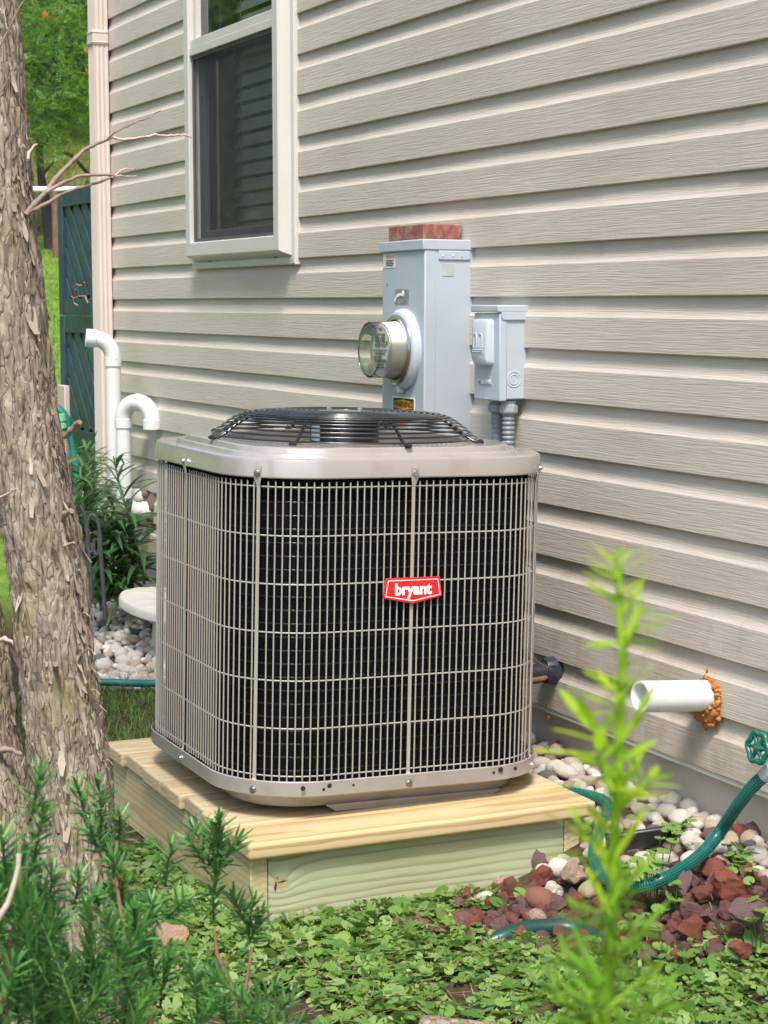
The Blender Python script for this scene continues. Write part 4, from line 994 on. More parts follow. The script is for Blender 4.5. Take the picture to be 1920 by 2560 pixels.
# bright young shoot near the camera
SPR = leafmat("young_needle", [(.1, (.22, .42, .03)), (.5, (.32, .52, .03)), (.9, (.52, .62, .03))], .4, .45)
SPD = leafmat("young_lower_needle", [(.1, (.10, .27, .02)), (.6, (.18, .38, .03)), (.95, (.3, .48, .04))], .4, .4)
SPS = mat("young_stem", (.22, .40, .015), .45, .15, 40)
SD = .95
sb = at(1290, 2900, D=.98); sp = thing("young_yew_shoot", "single bright yellow-green young shoot standing close in front of the wall", "plant", (sb.x, sb.y, g1(sb.x, sb.y)))
stem = [(1338, 1225), (1336, 1290), (1344, 1400), (1346, 1480), (1342, 1560), (1336, 1640), (1332, 1720), (1328, 1800), (1326, 1900), (1322, 2000), (1312, 2100), (1304, 2212), (1298, 2400), (1290, 2900)]
SP = [at(x, y, D=SD+.00002*max(0, y-1200)) for x, y in stem] + [Vector((sb.x, sb.y, g1(sb.x, sb.y)))]
ob("stem", MB().tube(SP, [.0014, .0019, .0021, .0021, .0022, .0025, .0027, .0029, .0031, .0032, .0033, .0035, .004, .006, .008], 10), SPS, sp, 70)
sv = [shoot_mesh(.022, 14, .0250, 60+s, .1, .72, .0037, mats=(SPS, SPR), sr=.0014) for s in range(4)]
sd_ = [shoot_mesh(.030, 17, .026, 70+s, .1, .6, .0035, mats=(SPS, SPD), sr=.0012) for s in range(4)]
def sps(me, base, tip, L0, k, dz=0.0):
    return place(me, at(*base, D=SD+dz), at(*tip, D=SD+dz), sp, L0, k)
sps(sv[0], (1338, 1290), (1338, 1205), .022, 0); sps(sv[1], (1350, 1400), (1385, 1330), .022, 1, .004)
sps(sv[2], (1338, 1545), (1318, 1468), .022, 2); sps(sv[3], (1325, 1720), (1262, 1520), .030, 3, -.004)
sps(sv[0], (1338, 1755), (1405, 1660), .026, 4, .004); sps(sv[1], (1330, 1790), (1340, 1690), .022, 5)
sps(sv[2], (1315, 1890), (1255, 1770), .026, 6, .004); 
# single long leaves along the stem
lm = MB()
ln_ = []
def blade(base, tip, w, m, parent, D0, D1=None, name="leaf", droop=0.0):
    a, b = at(*base, D=D0), at(*tip, D=D1 or D0); d = b-a; s = d.cross(FW).normalized(); up = s.cross(d).normalized(); mb = MB(); L_ = []
    for u, q in ((0, .35), (.2, .85), (.5, 1), (.8, .7), (1, .08)):
        c = a+d*u+up*(droop*math.sin(u*math.pi)); L_.append([c-s*w*q*.5+up*w*.1, c, c+s*w*q*.5+up*w*.1])
    mb.loops(L_, close=False); return ob(name, mb, m, parent, 70)
for b, t_ in (((1332, 1300), (1265, 1255)), ((1345, 1320), (1390, 1260)), ((1332, 1390), (1262, 1395)), ((1348, 1390), (1392, 1285)), ((1350, 1590), (1420, 1470)), ((1332, 1640), (1275, 1560)), ((1330, 1600), (1335, 1500)), ((1322, 1800), (1265, 1740)), ((1345, 1640), (1420, 1600)), ((1330, 1850), (1400, 1740)), ((1322, 1980), (1260, 1860)), ((1330, 1940), (1415, 1840)), ((1325, 2080), (1450, 1940)), ((1320, 2130), (1200, 2040)), ((1318, 2160), (1230, 1990))):
    blade(b, t_, .0036, SPR if b[1] < 2000 else SPD, sp, SD+random.uniform(-.01, .01))
for i, (b, t_) in enumerate((((1322, 2060), (1305, 1960)), ((1318, 2100), (1385, 2010)), ((1305, 2150), (1215, 2060)), ((1300, 2190), (1400, 2100)), ((1295, 2230), (1190, 2130)), ((1310, 2220), (1330, 2090)), ((1300, 2290), (1430, 2170)), ((1290, 2300), (1230, 2170)), ((1300, 2010), (1240, 1960)), ((1305, 2330), (1360, 2200)), ((1300, 2260), (1280, 2140)), ((1320, 1960), (1350, 1880)))):
    sps(sd_[i % 4], b, t_, .030, i*1.1, random.uniform(-.03, .05))

# ------------------------------------------------------------------ stones
def stone_mat(name, stops, b=.002, bs=70, speck=None, rough=.75):
    m, t, p = nodes(name); oi = t.nodes.new("ShaderNodeObjectInfo"); v = coords(t)
    f = mth(t, 'ADD', mth(t, 'MULTIPLY', oi.outputs['Random'], .8), mth(t, 'MULTIPLY', noise(t, v, 2.2, 4), .2))
    c = ramp(t, f, stops)
    n2 = noise(t, v, 9, 6, .7); c = mixc(t, ramp(t, n2, [(.40, (.38,)*3), (.55, (0, 0, 0))]), c, mixc(t, .45, c, (.14, .11, .085)))
    n3 = noise(t, coords(t, (1, 1, 4)), 3.0, 5, .7, 1.2); c = mixc(t, ramp(t, n3, [(.47, (0, 0, 0)), (.5, (.28,)*3), (.53, (0, 0, 0))]), c, (.30, .25, .2))
    if speck: c = mixc(t, ramp(t, noise(t, v, 5.0, 5, .75), [(.52, (0, 0, 0)), (.6, (.85,)*3)]), c, speck)
    t.links.new(c, p.inputs['Base Color']); p.inputs['Roughness'].default_value = rough; p.inputs['Specular IOR Level'].default_value = .3
    bump(t, p, noise(t, v, bs/8, 7, .7), b*14, .7); return m
RIVC = {'white': stone_mat("white_river_stone", [(.05, (.66, .62, .55)), (.5, (.74, .71, .65)), (.95, (.62, .57, .49))], .0010),
        'tan': stone_mat("tan_river_stone", [(.05, (.58, .48, .35)), (.5, (.50, .38, .26)), (.95, (.62, .54, .43))], .0010),
        'pinkish': stone_mat("pinkish_river_stone", [(.05, (.58, .47, .42)), (.5, (.50, .39, .34)), (.95, (.62, .52, .47))], .0012),
        'dark grey': stone_mat("grey_river_stone", [(.05, (.15, .16, .18)), (.5, (.11, .115, .13)), (.95, (.24, .24, .25))], .0010)}
RIV = RIVC['white']
LAV = stone_mat("lava_rock", [(.1, (.26, .085, .055)), (.35, (.32, .095, .06)), (.55, (.20, .085, .075)), (.75, (.24, .13, .125)), (.95, (.13, .065, .06))], .006, 160, rough=.95)
SPEC = {'white': stone_mat("white_stone", [(.2, (.68, .65, .58)), (.8, (.72, .68, .62))], .0012), 'slate': stone_mat("slate_stone", [(.2, (.13, .135, .15)), (.8, (.17, .17, .19))], .001),
        'brown': stone_mat("brown_stone", [(.2, (.13, .095, .07)), (.8, (.16, .12, .09))], .001), 'tan': stone_mat("tan_stone", [(.2, (.38, .27, .19)), (.8, (.42, .3, .22))], .001),
        'redflat': stone_mat("red_flat_stone", [(.2, (.25, .10, .075)), (.8, (.28, .12, .09))], .001), 'pinkspeck': stone_mat("pink_speckled_stone", [(.2, (.50, .36, .31)), (.8, (.52, .40, .34))], .002, speck=(.16, .07, .06)),
        'lavared': stone_mat("red_lava", [(.2, (.34, .095, .06)), (.8, (.38, .12, .075))], .006, 160, rough=.95), 'lavapurple': stone_mat("purple_lava", [(.2, (.22, .135, .14)), (.8, (.27, .17, .175))], .006, 160, rough=.95),
        'rust': stone_mat("rusty_stone", [(.2, (.60, .38, .25)), (.8, (.66, .46, .32))], .002)}
def stone_mesh(kind_, s):
    v, f = (I3 if kind_ != 'lava' else I3); v = v.copy(); r_ = np.random.default_rng(s)
    sc_ = np.array([1, r_.uniform(.68, .95), r_.uniform(.5, .75)])
    if kind_ == 'river':
        v = v*(1+.16*fbm(v*.9+s*5, s, 2)[:, None]); 
    else:
        # faceted: clip by random planes, then rough pits
        for k in range(11):
            nrm = r_.normal(size=3); nrm /= np.linalg.norm(nrm); h_ = r_.uniform(.50, .85); d = v@nrm; over = np.maximum(d-h_, 0); v = v-over[:, None]*nrm
        v = v*(1+.16*fbm(v*2.2+s, s, 3)[:, None]+.11*np.abs(vnoise(v*5+s, s+2))[:, None]+.07*vnoise(v*11+s, s+5)[:, None])*1.10; sc_ = np.array([1, r_.uniform(.7, 1), r_.uniform(.6, .85)])
    return npmesh("stone", v*sc_, f, kind_ == 'river')
rmesh = [stone_mesh('river', s) for s in range(9)]; lmesh = [stone_mesh('lava', 100+s) for s in range(9)]
for me in rmesh: me.materials.append(RIV)
for me in lmesh: me.materials.append(LAV)
taken = []
def put_stone(me, p, r, rot, name, label, cat, group=None):
    o = bpy.data.objects.new(name, me); COL.objects.link(o); o.location = p; o.rotation_euler = rot; o.scale = (r, r, r); tag(o, label, cat, group); return o
spec = [  # px, py, radius px(d), kind, shape, rot, label
 (1475, 1712, 24, 'brown', 'river', (1.2, .3, .2), "dark brown oblong stone standing upright against the foundation", 1.25),
 (1441, 1752, 27, 'white', 'river', (0, 0, .3), "smooth cream oval pebble beside the biggest white stone at the foundation", 1.0),
 (1492, 1742, 30, 'white', 'river', (0, .2, 1.5), "biggest rounded white stone in the heap by the foundation", 1.0),
 (1500, 1822, 30, 'white', 'lava', (0, .2, .5), "blocky white stone tucked under the rising green hose", .9),
 (1225, 1668, 30, 'white', 'river', (0, .25, .9), "long pale grey-white stone beside the slate stone behind the platform", 1.0),
 (1183, 1677, 24, 'slate', 'river', (0, 0, .4), "round slate-grey stone beside the rear corner of the unit", .95),
 (1165, 1648, 24, 'white', 'river', (0, 0, 1.0), "flat white oval stone touching the right rear of the unit", .8),
 (1187, 1640, 17, 'tan', 'river', (0, 0, .2), "small tan pebble against the foundation behind the unit", 1.0),
 (1255, 1700, 21, 'white', 'river', (.3, 0, .2), "upright egg-shaped white stone just above the hose behind the platform", 1.0),
 (1228, 1700, 20, 'tan', 'lava', (.3, 0, .2), "tan brown stone between two white stones behind the platform", .9),
 (1167, 1942, 38, 'redflat', 'river', (0, .1, .5), "flat reddish-brown slab-like stone in front of the platform", .62),
 (1237, 1888, 34, 'tan', 'lava', (.1, .1, .4), "large brownish angular stone at the right corner of the platform", .75),
 (1160, 1982, 23, 'pinkspeck', 'river', (.9, 0, .2), "round pinkish stone standing below the flat reddish slab", 1.0),
 (1092, 1907, 27, 'pinkspeck', 'river', (0, 0, .7), "pink speckled round stone close to the platform front board", .9),
 (1052, 1943, 25, 'white', 'river', (0, .1, .3), "white oval stone with grey marks left of the speckled stone", .8),
 (1201, 1925, 25, 'white', 'lava', (.2, .5, 1.1), "pale split stone leaning beside the flat reddish slab", .9),
 (1160, 1860, 26, 'lavapurple', 'lava', (.2, 1.1, .3), "purple lava rock standing tall against the front board", 1.2),
 (1545, 1878, 34, 'lavared', 'lava', (.2, .2, .3), "brick red lava rock lump with an orange lichen spot", 1.0),
 (1585, 1915, 48, 'lavared', 'lava', (.2, .3, 1.3), "largest red lava rock in the bed right of the hose", .95),
 (1615, 1972, 46, 'lavapurple', 'lava', (.1, .1, .7), "largest purple-grey lava rock near the right edge of the bed", .8),
 (1470, 1905, 34, 'lavapurple', 'lava', (.1, .6, .2), "dark purple lava rock wedged beneath the hose bend", .9),
 (1545, 1805, 26, 'lavapurple', 'lava', (.1, .2, .9), "mauve lava rock beside two red ones under the upper hose", .8),
 (1590, 1795, 26, 'lavared', 'lava', (.3, .2, .1), "red angular lava rock just right of the mauve one", .9),
 (1640, 1795, 28, 'lavapurple', 'lava', (.3, .2, .4), "dark maroon lava rock at the right edge below the foundation", .9),
 (1600, 2050, 26, 'lavared', 'lava', (.4, .2, .4), "lone red rock poking out of the ground cover at the right", 1.0),
 (1325, 1790, 26, 'white', 'river', (0, 0, 0), "white stone half hidden behind the hose loop", .9),
 (1368, 2016, 30, 'lavared', 'lava', (0, 0, .2), "reddish lava rock half buried left of the tall shoot's lower leaves", .7),
]
RADS = []
for (px, py, rp, mk, shp, rot, lab, fl_) in spec:
    p = at_ground(px, py, .012); D = (p-CAM).dot(FW); r = rp*DD*D/F_PX; p = at_ground(px, py, r*.45*fl_)
    me = stone_mesh(shp, 500+px); me.materials.append(SPEC[mk])
    put_stone(me, p, r, rot, "stone" if shp == 'river' else "rock", lab, "stone"); taken.append((p.x, p.y, r*.9))
rk = at_ground(366, 2022, .018); me = stone_mesh('lava', 901); me.materials.append(SPEC['rust'])
put_stone(me, rk, .036, (.1, .1, .5), "rock", "rusty orange and white rock behind the yew beside the trunk", "rock"); taken.append((rk.x, rk.y, .05))
me = stone_mesh('lava', 905); me.materials.append(SPEC['white']); put_stone(me, rk+Vector((.02, .012, -.022)), .035, (.3, .2, 1), "rock", "white chalky rock lying against the rusty orange rock under the yew", "rock")

def bed(region, n, rmin, rmax, typ, seed, namer, win_, limit):
    r_ = np.random.default_rng(seed); rest = []; cand = []
    for _ in range(n):
        x, y = region(r_)
        if x is None: continue
        tp = typ(x, y, r_); r = (rmin+(rmax-rmin)*r_.random()**1.4)*(1.0 if tp == 'l' else 1)
        if any((x-a)**2+(y-b)**2 < (.66*(r+c))**2 for a, b, c in taken): continue
        taken.append((x, y, r)); z = g1(x, y)+r*r_.uniform(.15, .55); u, v, d = proj((x, y, z))
        lst = rmesh if tp == 'r' else lmesh; me = lst[r_.integers(0, len(lst))]
        rot = (r_.normal(0, .35), r_.normal(0, .35), r_.uniform(0, 6.28)); ck = r_.choice(['white', 'white', 'white', 'tan', 'pinkish', 'dark grey'], p=[.22, .22, .20, .19, .12, .05])
        size = 'small' if r < rmin+.30*(rmax-rmin) else ('middling' if r < rmin+.62*(rmax-rmin) else 'big')
        cand.append((r/d if win_(u, v) else -1, me, x, y, z, r, rot, tp, size, ck, u, v))
    left = dict(limit)
    for pxs, me, x, y, z, r, rot, tp, size, ck, u, v in sorted(cand, key=lambda q: -q[0]):
        if pxs > 0 and left.get(tp, 0) > 0:
            left[tp] -= 1; lab, grp = namer(x, y, u, v, size, ck if tp == 'r' else 'lava')
            o = put_stone(me, (x, y, z), r, rot, "stone" if tp == 'r' else "lava_rock", lab, "stone" if tp == 'r' else "lava rock", grp)
            if tp == 'r': o.material_slots[0].link = 'OBJECT'; o.material_slots[0].material = RIVC[ck]
        else: rest.append((me, x, y, z, r, rot, tp))
    for tp, nm, m_ in (('r', "loose_stones", RIV), ('l', "loose_lava_rocks", LAV)):
        q = [k for k in rest if k[6] == tp]
        if not q: continue
        V_, F_ = [], []; nv = 0
        for me, x, y, z, r, rot, _ in q:
            v = I2[0]*(1+.15*fbm(I2[0]+x*9, int(abs(x*1000)) % 97, 2)[:, None])*np.array([1, .8, .65])*r
            Rm_ = np.array(Euler(rot).to_matrix()); V_.append(v@Rm_.T+np.array([x, y, z])); F_.append(I2[1]+nv); nv += len(v)
        kind(mesh_obj(nm, npmesh(nm, np.concatenate(V_), np.concatenate(F_)), m_), 'stuff')
def on_pad(x, y): return XF-1.0 < x < XF+.01 and py0 < y < py1+.005
def reg_right(r_):
    x = r_.uniform(-5.0, -2.2); y = r_.uniform(-.78, .035)
    if on_pad(x, y): return None, None
    if x < -3.45 and y < -.56: return None, None
    if y < -.66+.86*(x+3.36): return None, None
    if x > -2.6 and y < -.1: return None, None
    return x, y
def typ_right(x, y, r_):
    q = (y+.20-.115*float(sstep((x+3.40)/.30)))+.05*math.sin(x*7)+r_.normal(0, .045)
    if x < -3.42: q += .10 if y > -.35 else -.03
    return 'r' if q > 0 else 'l'
def name_right(x, y, u, v, size, ck):
    if ck == 'lava':
        zone = "in front of the platform" if u < 1300 else ("under and beside the hose" if u < 1500 else "right of the hose")
        return f"{size} rough red or purple lava rock in the bed {zone}", f"{size} lava rocks {zone}"
    zone = "between unit and foundation" if u < 1300 and v < 1760 else ("in front of the platform" if u < 1300 else ("along the foundation inside the hose loop" if u < 1500 else "along the foundation right of the hose"))
    return f"{size} {ck} rounded river stone {zone}", f"{size} {ck} river stones {zone}"
bed(reg_right, 13000, .0155, .031, typ_right, 21, name_right, lambda u, v: 1000 < u < 1680 and 1600 < v < 2240, {'r': 175, 'l': 170})
def reg_left(r_):
    x, y = r_.uniform(-7.5, -5.9), r_.uniform(-.72, .03)
    u, v, d = proj((x, y, .06))
    return (x, y) if v < 1450 and not (u < 60) else (None, None)
def name_left(x, y, u, v, size, ck):
    zone = "at the near edge by the straight hose" if v > 1425 else ("in the middle of the patch left of the unit" if v > 1370 else "at the far edge under the lilies and bench")
    return f"{size} {ck} rounded river stone {zone}", f"{size} {ck} river stones {zone}"
bed(reg_left, 4200, .017, .034, lambda x, y, r_: 'r', 22, name_left, lambda u, v: 188 < u < 348 and 1300 < v < 1485, {'r': 100})
# black slate wedge, tubes
wg = at_ground(1385, 1812, .03); e = ob("edging_piece", MB().box(-.075, .075, -.006, .006, -.022, .022), mat("black_plastic", (.02, .021, .024), .35, .3, 20), None, 0, bevel=.004, mw=Matrix.Translation(wg) @ Euler((.35, -.15, 1.15)).to_matrix().to_4x4())
tag(e, "black plastic strip lying among white stones inside the hose loop", "strip")

# ------------------------------------------------------------------ hoses
def smoothpath(P_, n=10):
    o = []; Q_ = [2*P_[0]-P_[1]]+list(P_)+[2*P_[-1]-P_[-2]]
    for i in range(1, len(Q_)-2):
        for k in range(n):
            t_ = k/n; p0, p1, p2, p3 = Q_[i-1], Q_[i], Q_[i+1], Q_[i+2]
            o.append(.5*((2*p1)+(-p0+p2)*t_+(2*p0-5*p1+4*p2-p3)*t_*t_+(-p0+3*p1-3*p2+p3)*t_**3))
    o.append(P_[-1]); return o
def resample(P_, step):
    o = [P_[0]]; acc = 0
    for a, b in zip(P_[:-1], P_[1:]):
        L_ = (b-a).length; t_ = step-acc
        while t_ <= L_: o.append(a.lerp(b, t_/L_)); t_ += step
        acc = (acc+L_) % step
    return o
def hose(name, label, P_, r, cat="hose", braid=True):
    P_ = resample(smoothpath(P_), .0052)
    t = thing(name, label, cat, P_[0]); ob("tube", MB().tube(P_, r, 14), HOSE, t, 60)
    if braid:
        # reinforcing mesh printed in the wall of the hose: rings and lengthwise threads
        T_ = [(P_[min(i+1, len(P_)-1)]-P_[max(i-1, 0)]).normalized() for i in range(len(P_))]; u = T_[0].orthogonal().normalized(); fr2 = []
        for k in range(len(P_)):
            u = (u-T_[k]*u.dot(T_[k])).normalized(); fr2.append((u.copy(), T_[k].cross(u)))
        bm_ = MB(); nl_ = 14
        for j in range(nl_):
            a = 2*math.pi*j/nl_; bm_.tube([P_[i]+(fr2[i][0]*math.cos(a)+fr2[i][1]*math.sin(a))*r for i in range(0, len(P_), 2)], .00062, 4, False)
        for i in range(0, len(P_), 1):
            bm_.tube([P_[i]+(fr2[i][0]*math.cos(2*math.pi*k/12)+fr2[i][1]*math.sin(2*math.pi*k/12))*r for k in range(12)], .00055, 3, close=True)
        ob("braid", bm_, HOSEL, t, 60)
    return t
HR = .0125
hb = at(1651, 1676, Y=-.10)
hk = [hb, at(1625, 1700, Y=-.112), at(1592, 1742, Y=-.116)]
for x, y, dz in ((1560, 1790, .075), (1525, 1835, .05), (1480, 1872, .03), (1430, 1900, .018), (1375, 1916, .014), (1325, 1908, .014), (1293, 1880, .014), (1283, 1845, .014), (1290, 1810, .016), (1303, 1780, .02), (1318, 1750, .026), (1306, 1731, .028), (1280, 1721, .028), (1250, 1715, .03), (1222, 1710, .03)):
    hk.append(at_ground(x, y, dz))
hk += [hk[-1]+Vector((-.10, -.005, -.01)), hk[-1]+Vector((-.3, .0, -.02))]
hs_ = hose("garden_hose", "teal green braided garden hose running from the wall tap down over the rocks", hk, HR)
dh_ = (hk[0]-hk[1]).normalized()
ob("coupling", MB().lathe([(.0132, -.004), (.0150, 0), (.0150, .010), (.0158, .011), (.0158, .026), (.013, .028), (0, .028)], hk[0], dh_, 16), mat("pale_hose_coupling", (.40, .46, .47), .4), hs_, 30)
bib = thing("wall_tap", "outdoor wall tap with a green round handle at the right edge above the hose", "tap", (-3.05, 0, .39))
wc = at(1637, 1615, Y=-.125)
nrm = Vector((.10, -1, .12)).normalized(); uu = nrm.cross(Vector((0, 0, 1))).normalized(); vv = uu.cross(nrm)
wl = MB(); nk = 60
def wv(rr_, a, d): return wc+uu*rr_*math.cos(a)+vv*rr_*math.sin(a)+nrm*d
wl.tube([wv(.0285+.0022*math.cos(6*2*math.pi*k/nk), 2*math.pi*k/nk, 0) for k in range(nk)], .0055, 8, close=True)
for k in range(6): wl.tube([wv(.006, k*math.pi/3, .001), wv(.017, k*math.pi/3, -.001), wv(.028, k*math.pi/3, 0)], [.006, .0038, .0045], 8)
wl.lathe([(.010, -.006), (.010, .005), (.006, .007), (0, .007)], wc, nrm, 16)
ob("handle", wl, VALVE, bib, 60)
ob("handle_screw", MB().lathe([(.0045, .006), (.004, .010), (0, .0105)], wc, nrm, 10), STEEL, bib, 40)
bd = wc-nrm*.045
ob("valve_body", MB().tube([wc-nrm*.006, bd], .0075, 12).tube([bd+Vector((0, -.01, 0)), Vector((bd.x+.02, .02, bd.z-.02))], .014, 14).tube([bd, hk[0]+dh_*.03], [.014, .013], 14), mat("dark_brass", (.07, .065, .06), .45, .2, 20, metal=.5), bib, 50)
lh = [at_ground(120, 1478, .03)]+[at_ground(x, y, .032) for x, y in ((200, 1474), (245, 1474), (290, 1476), (335, 1476))]+[at_ground(400, 1474, .018), at_ground(470, 1470, .018)]
hose("garden_hose", "teal green garden hose lying straight across the lawn between stones and grass at left", lh, .0125, braid=False).children[0].data.materials[0] = mat("teal_hose", (.01, .13, .115), .35, .15, 20)
# hose on its post far left
ph = [at(x, y, D=8.4) for x, y in ((112, 875), (124, 882), (136, 893), (146, 912), (151, 935), (156, 960), (161, 985), (166, 1010), (168, 1060))]
h3 = hose("garden_hose", "teal hose hanging over the pinkish post in front of the dark lattice", ph, .017, braid=False); h3.children[0].data.materials[0] = mat("teal_hose_b", (.01, .17, .14), .35, .15, 20)
nz_ = at(131, 912, D=8.33); ob("nozzle", MB().lathe([(.02, -.035), (.028, -.03), (.028, .0), (.022, .005), (.026, .01), (.026, .03), (.015, .04)], nz_, (.2, .1, -1), 14), mat("pale_green_nozzle", (.16, .45, .25), .4), h3, 30)
pq = at(137, 832, D=8.5)
pb = ob("wooden_post", MB().box(pq.x-.06, pq.x+.06, pq.y-.012, pq.y+.012, 0.0, pq.z), BOARD, None, 0, bevel=.004, mw=None); tag(pb, "short pinkish board post standing before the dark lattice screen", "post")
# dark green tube in the ground cover
eg = [at_ground(x, y, dz) for x, y, dz in ((1040, 2045, -.01), (1085, 2026, .006), (1130, 2010, .012), (1180, 2004, .014), (1230, 2006, .012), (1270, 2020, .004), (1330, 2055, .0), (1420, 2080, -.005), (1500, 2090, -.02))]
eo = ob("lawn_edging", MB().tube(smoothpath(eg),   .0185, 14), EDG, None, 60); tag(eo, "dark green lawn edging tube half buried between lava rocks and ground cover", "edging")

# ------------------------------------------------------------------ lattice screen beyond the house corner
lat = thing("lattice_screen", "dark teal lattice privacy screen beyond the downspout", "lattice screen", (-8.35, .02, 0))
lx0, lx1, ly = -8.655, -7.93, .02
def lat_panel(z0, z1):
    w = .075
    p_ = thing; 
    ob("stile", MB().box(lx0, lx0+w, ly-.02, ly+.03, z0, z1), LATT, lat, 0, bevel=.003); ob("stile", MB().box(lx1-w, lx1, ly-.02, ly+.03, z0, z1), LATT, lat, 0, bevel=.003)
    ob("rail", MB().box(lx0+w, lx1-w, ly-.018, ly+.028, z0, z0+w), LATT, lat, 0, bevel=.003); ob("rail", MB().box(lx0+w, lx1-w, ly-.018, ly+.028, z1-w, z1), LATT, lat, 0, bevel=.003)
    a0, a1, b0, b1 = lx0+w-.01, lx1-w+.01, z0+w-.01, z1-w+.01
    for layer, sg in ((0, -1), (1, 1)):
        sp_ = .098*math.sqrt(2); k = -12
        while k < 24:
            c = (a0+a1)/2+k*sp_*.98-.9
            # centre line: x - c = sg * (z - b0), clip to the panel
            ts = []
            for z in (b0, b1): ts.append((c+sg*(z-b0), z))
            def clip(P0, P1):
                (xa, za), (xb, zb) = P0, P1; lo, hi = 0.0, 1.0; dx = xb-xa
                for lim, s2 in ((a0, 1), (a1, -1)):
                    fa, fb = s2*(xa-lim), s2*(xb-lim)
                    if fa < 0 and fb < 0: return None
                    if fa < 0: lo = max(lo, fa/(fa-fb))
                    if fb < 0: hi = min(hi, fa/(fa-fb))
                return None if hi-lo < .02 else ((xa+dx*lo, za+(zb-za)*lo), (xa+dx*hi, za+(zb-za)*hi))
            q = clip(*ts); k += 1
            if not q: continue
            (xa, za), (xb, zb) = q; d = Vector((xb-xa, 0, zb-za)).normalized(); s = Vector((d.z, 0, -d.x))*.036
            y_a = ly-.010 if layer == 0 else ly+.0025; y_b = y_a+.010
            A_, B_ = Vector((xa, 0, za)), Vector((xb, 0, zb))
            ob("slat", MB().loops([[(A_-s)+Vector((0, y_a, 0)), (A_+s)+Vector((0, y_a, 0)), (A_+s)+Vector((0, y_b, 0)), (A_-s)+Vector((0, y_b, 0))], [(B_-s)+Vector((0, y_a, 0)), (B_+s)+Vector((0, y_a, 0)), (B_+s)+Vector((0, y_b, 0)), (B_-s)+Vector((0, y_b, 0))]], True, True), LATT, lat, 0)
lat_panel(1.205, 1.765); lat_panel(.62, 1.2025); lat_panel(.02, .618)
vt = MB()
for ks in (((163, 625), (160, 645), (155, 640), (158, 622), (166, 615), (178, 618), (182, 610)), ((168, 690-30), (160, 655), (160, 645), (172, 640), (184, 640), (190, 655))):
    vt.tube([at(x, y, Y=-.03) for x, y in ks], .004, 6)
vo = ob("dry_vine", vt, TWIG, None, 60); tag(vo, "thin dry brown vine curling on the dark lattice screen", "vine")

# ------------------------------------------------------------------ concrete bench, plank, iron edging, lilies at left
bc = Vector((-6.43, -.195, 0))
bench = thing("concrete_bench", "small pale concrete bench half hidden behind the air conditioner on river stones", "bench", (bc.x, bc.y, .05))
def oval_loop(a, b, z, n=56): return [(bc.x+a*math.cos(2*math.pi*k/n), bc.y+b*math.sin(2*math.pi*k/n), z) for k in range(n)]
ob("seat", MB().loops([oval_loop(.36, .13, .172), oval_loop(.392, .162, .174), oval_loop(.40, .17, .180), oval_loop(.40, .17, .200), oval_loop(.395, .165, .208), oval_loop(.36, .14, .211)], True, True), CONC2, bench, 40)
ob("pedestal", MB().loops([[(bc.x+.02+(q[0]-bc.x)*w, bc.y+(q[1]-bc.y)*w*1.25, z) for q in oval_loop(.40, .13, 0)] for w, z in ((.50, .01), (.52, .03), (.46, .06), (.44, .12), (.50, .172))], True, True), CONC2, bench, 40)
pk = ob("plank", MB().box(-.18, .18, -.05, .05, -.012, .012), OLDWOOD, None, 0, bevel=.003, mw=Matrix.Translation((bc.x+.06, bc.y+.095, .2245)) @ Euler((0, -.0, .12)).to_matrix().to_4x4())
tag(pk, "weathered reddish plank lying across the back of the concrete bench", "plank")
ife = thing("edging_fence", "small dark iron garden edging fence with scrolls among the lily leaves", "garden fence", at(228, 1333, D=7.0))
def ic(keys, r=.0065, D=7.0, name="scroll"): return ob(name, MB().tube(smoothpath([at(x, y, D=D) for x, y in keys], 6), r, 8), IRON, ife, 60)
ic([(228, 1338), (224, 1290), (219, 1220), (215, 1150)], .0085, name="post"); ic([(198, 1300), (194, 1220), (189, 1150), (186, 1120)], .0075, name="post")
ic([(186, 1150), (184, 1120), (178, 1100), (172, 1092)]); ic([(188, 1150), (190, 1125), (198, 1112), (207, 1118), (213, 1135), (215, 1150)])
ic([(206, 1162), (203, 1172), (203, 1188), (208, 1199), (213, 1190), (213, 1170), (209, 1163)]); ic([(187, 1165), (187, 1180), (193, 1192), (200, 1188), (197, 1172)]); ic([(176, 1160), (177, 1178), (183, 1186)])

LILY = leafmat("lily_leaf", [(.1, (.035, .095, .034)), (.5, (.065, .155, .05)), (.9, (.115, .225, .075))], .36, .25, island=False)
LST = mat("lily_stem", (.06, .11, .03), .5, .2, 30)
def lily_leaf(L_, w, droop, seed):
    mb = MB(); L = []
    for k in range(8):
        u = k/7; x = L_*(u-.15*u*u*droop); z = L_*(.35*u-droop*.62*u*u); q = w*(math.sin(math.pi*min(1, .12+u*.9))**.8 if u < .98 else .03)
        L.append([(x, -q/2, z+q*.18), (x, 0, z), (x, q/2, z+q*.18)])
    mb.loops(L, close=False); me = mb.mesh("leaf"); me.shade_smooth(); me.materials.append(LILY); return me
lv = [lily_leaf(.12, .012, .5, 0), lily_leaf(.14, .014, .9, 1), lily_leaf(.10, .011, .2, 2), lily_leaf(.15, .017, 1.1, 3), lily_leaf(.13, .015, .7, 4)]
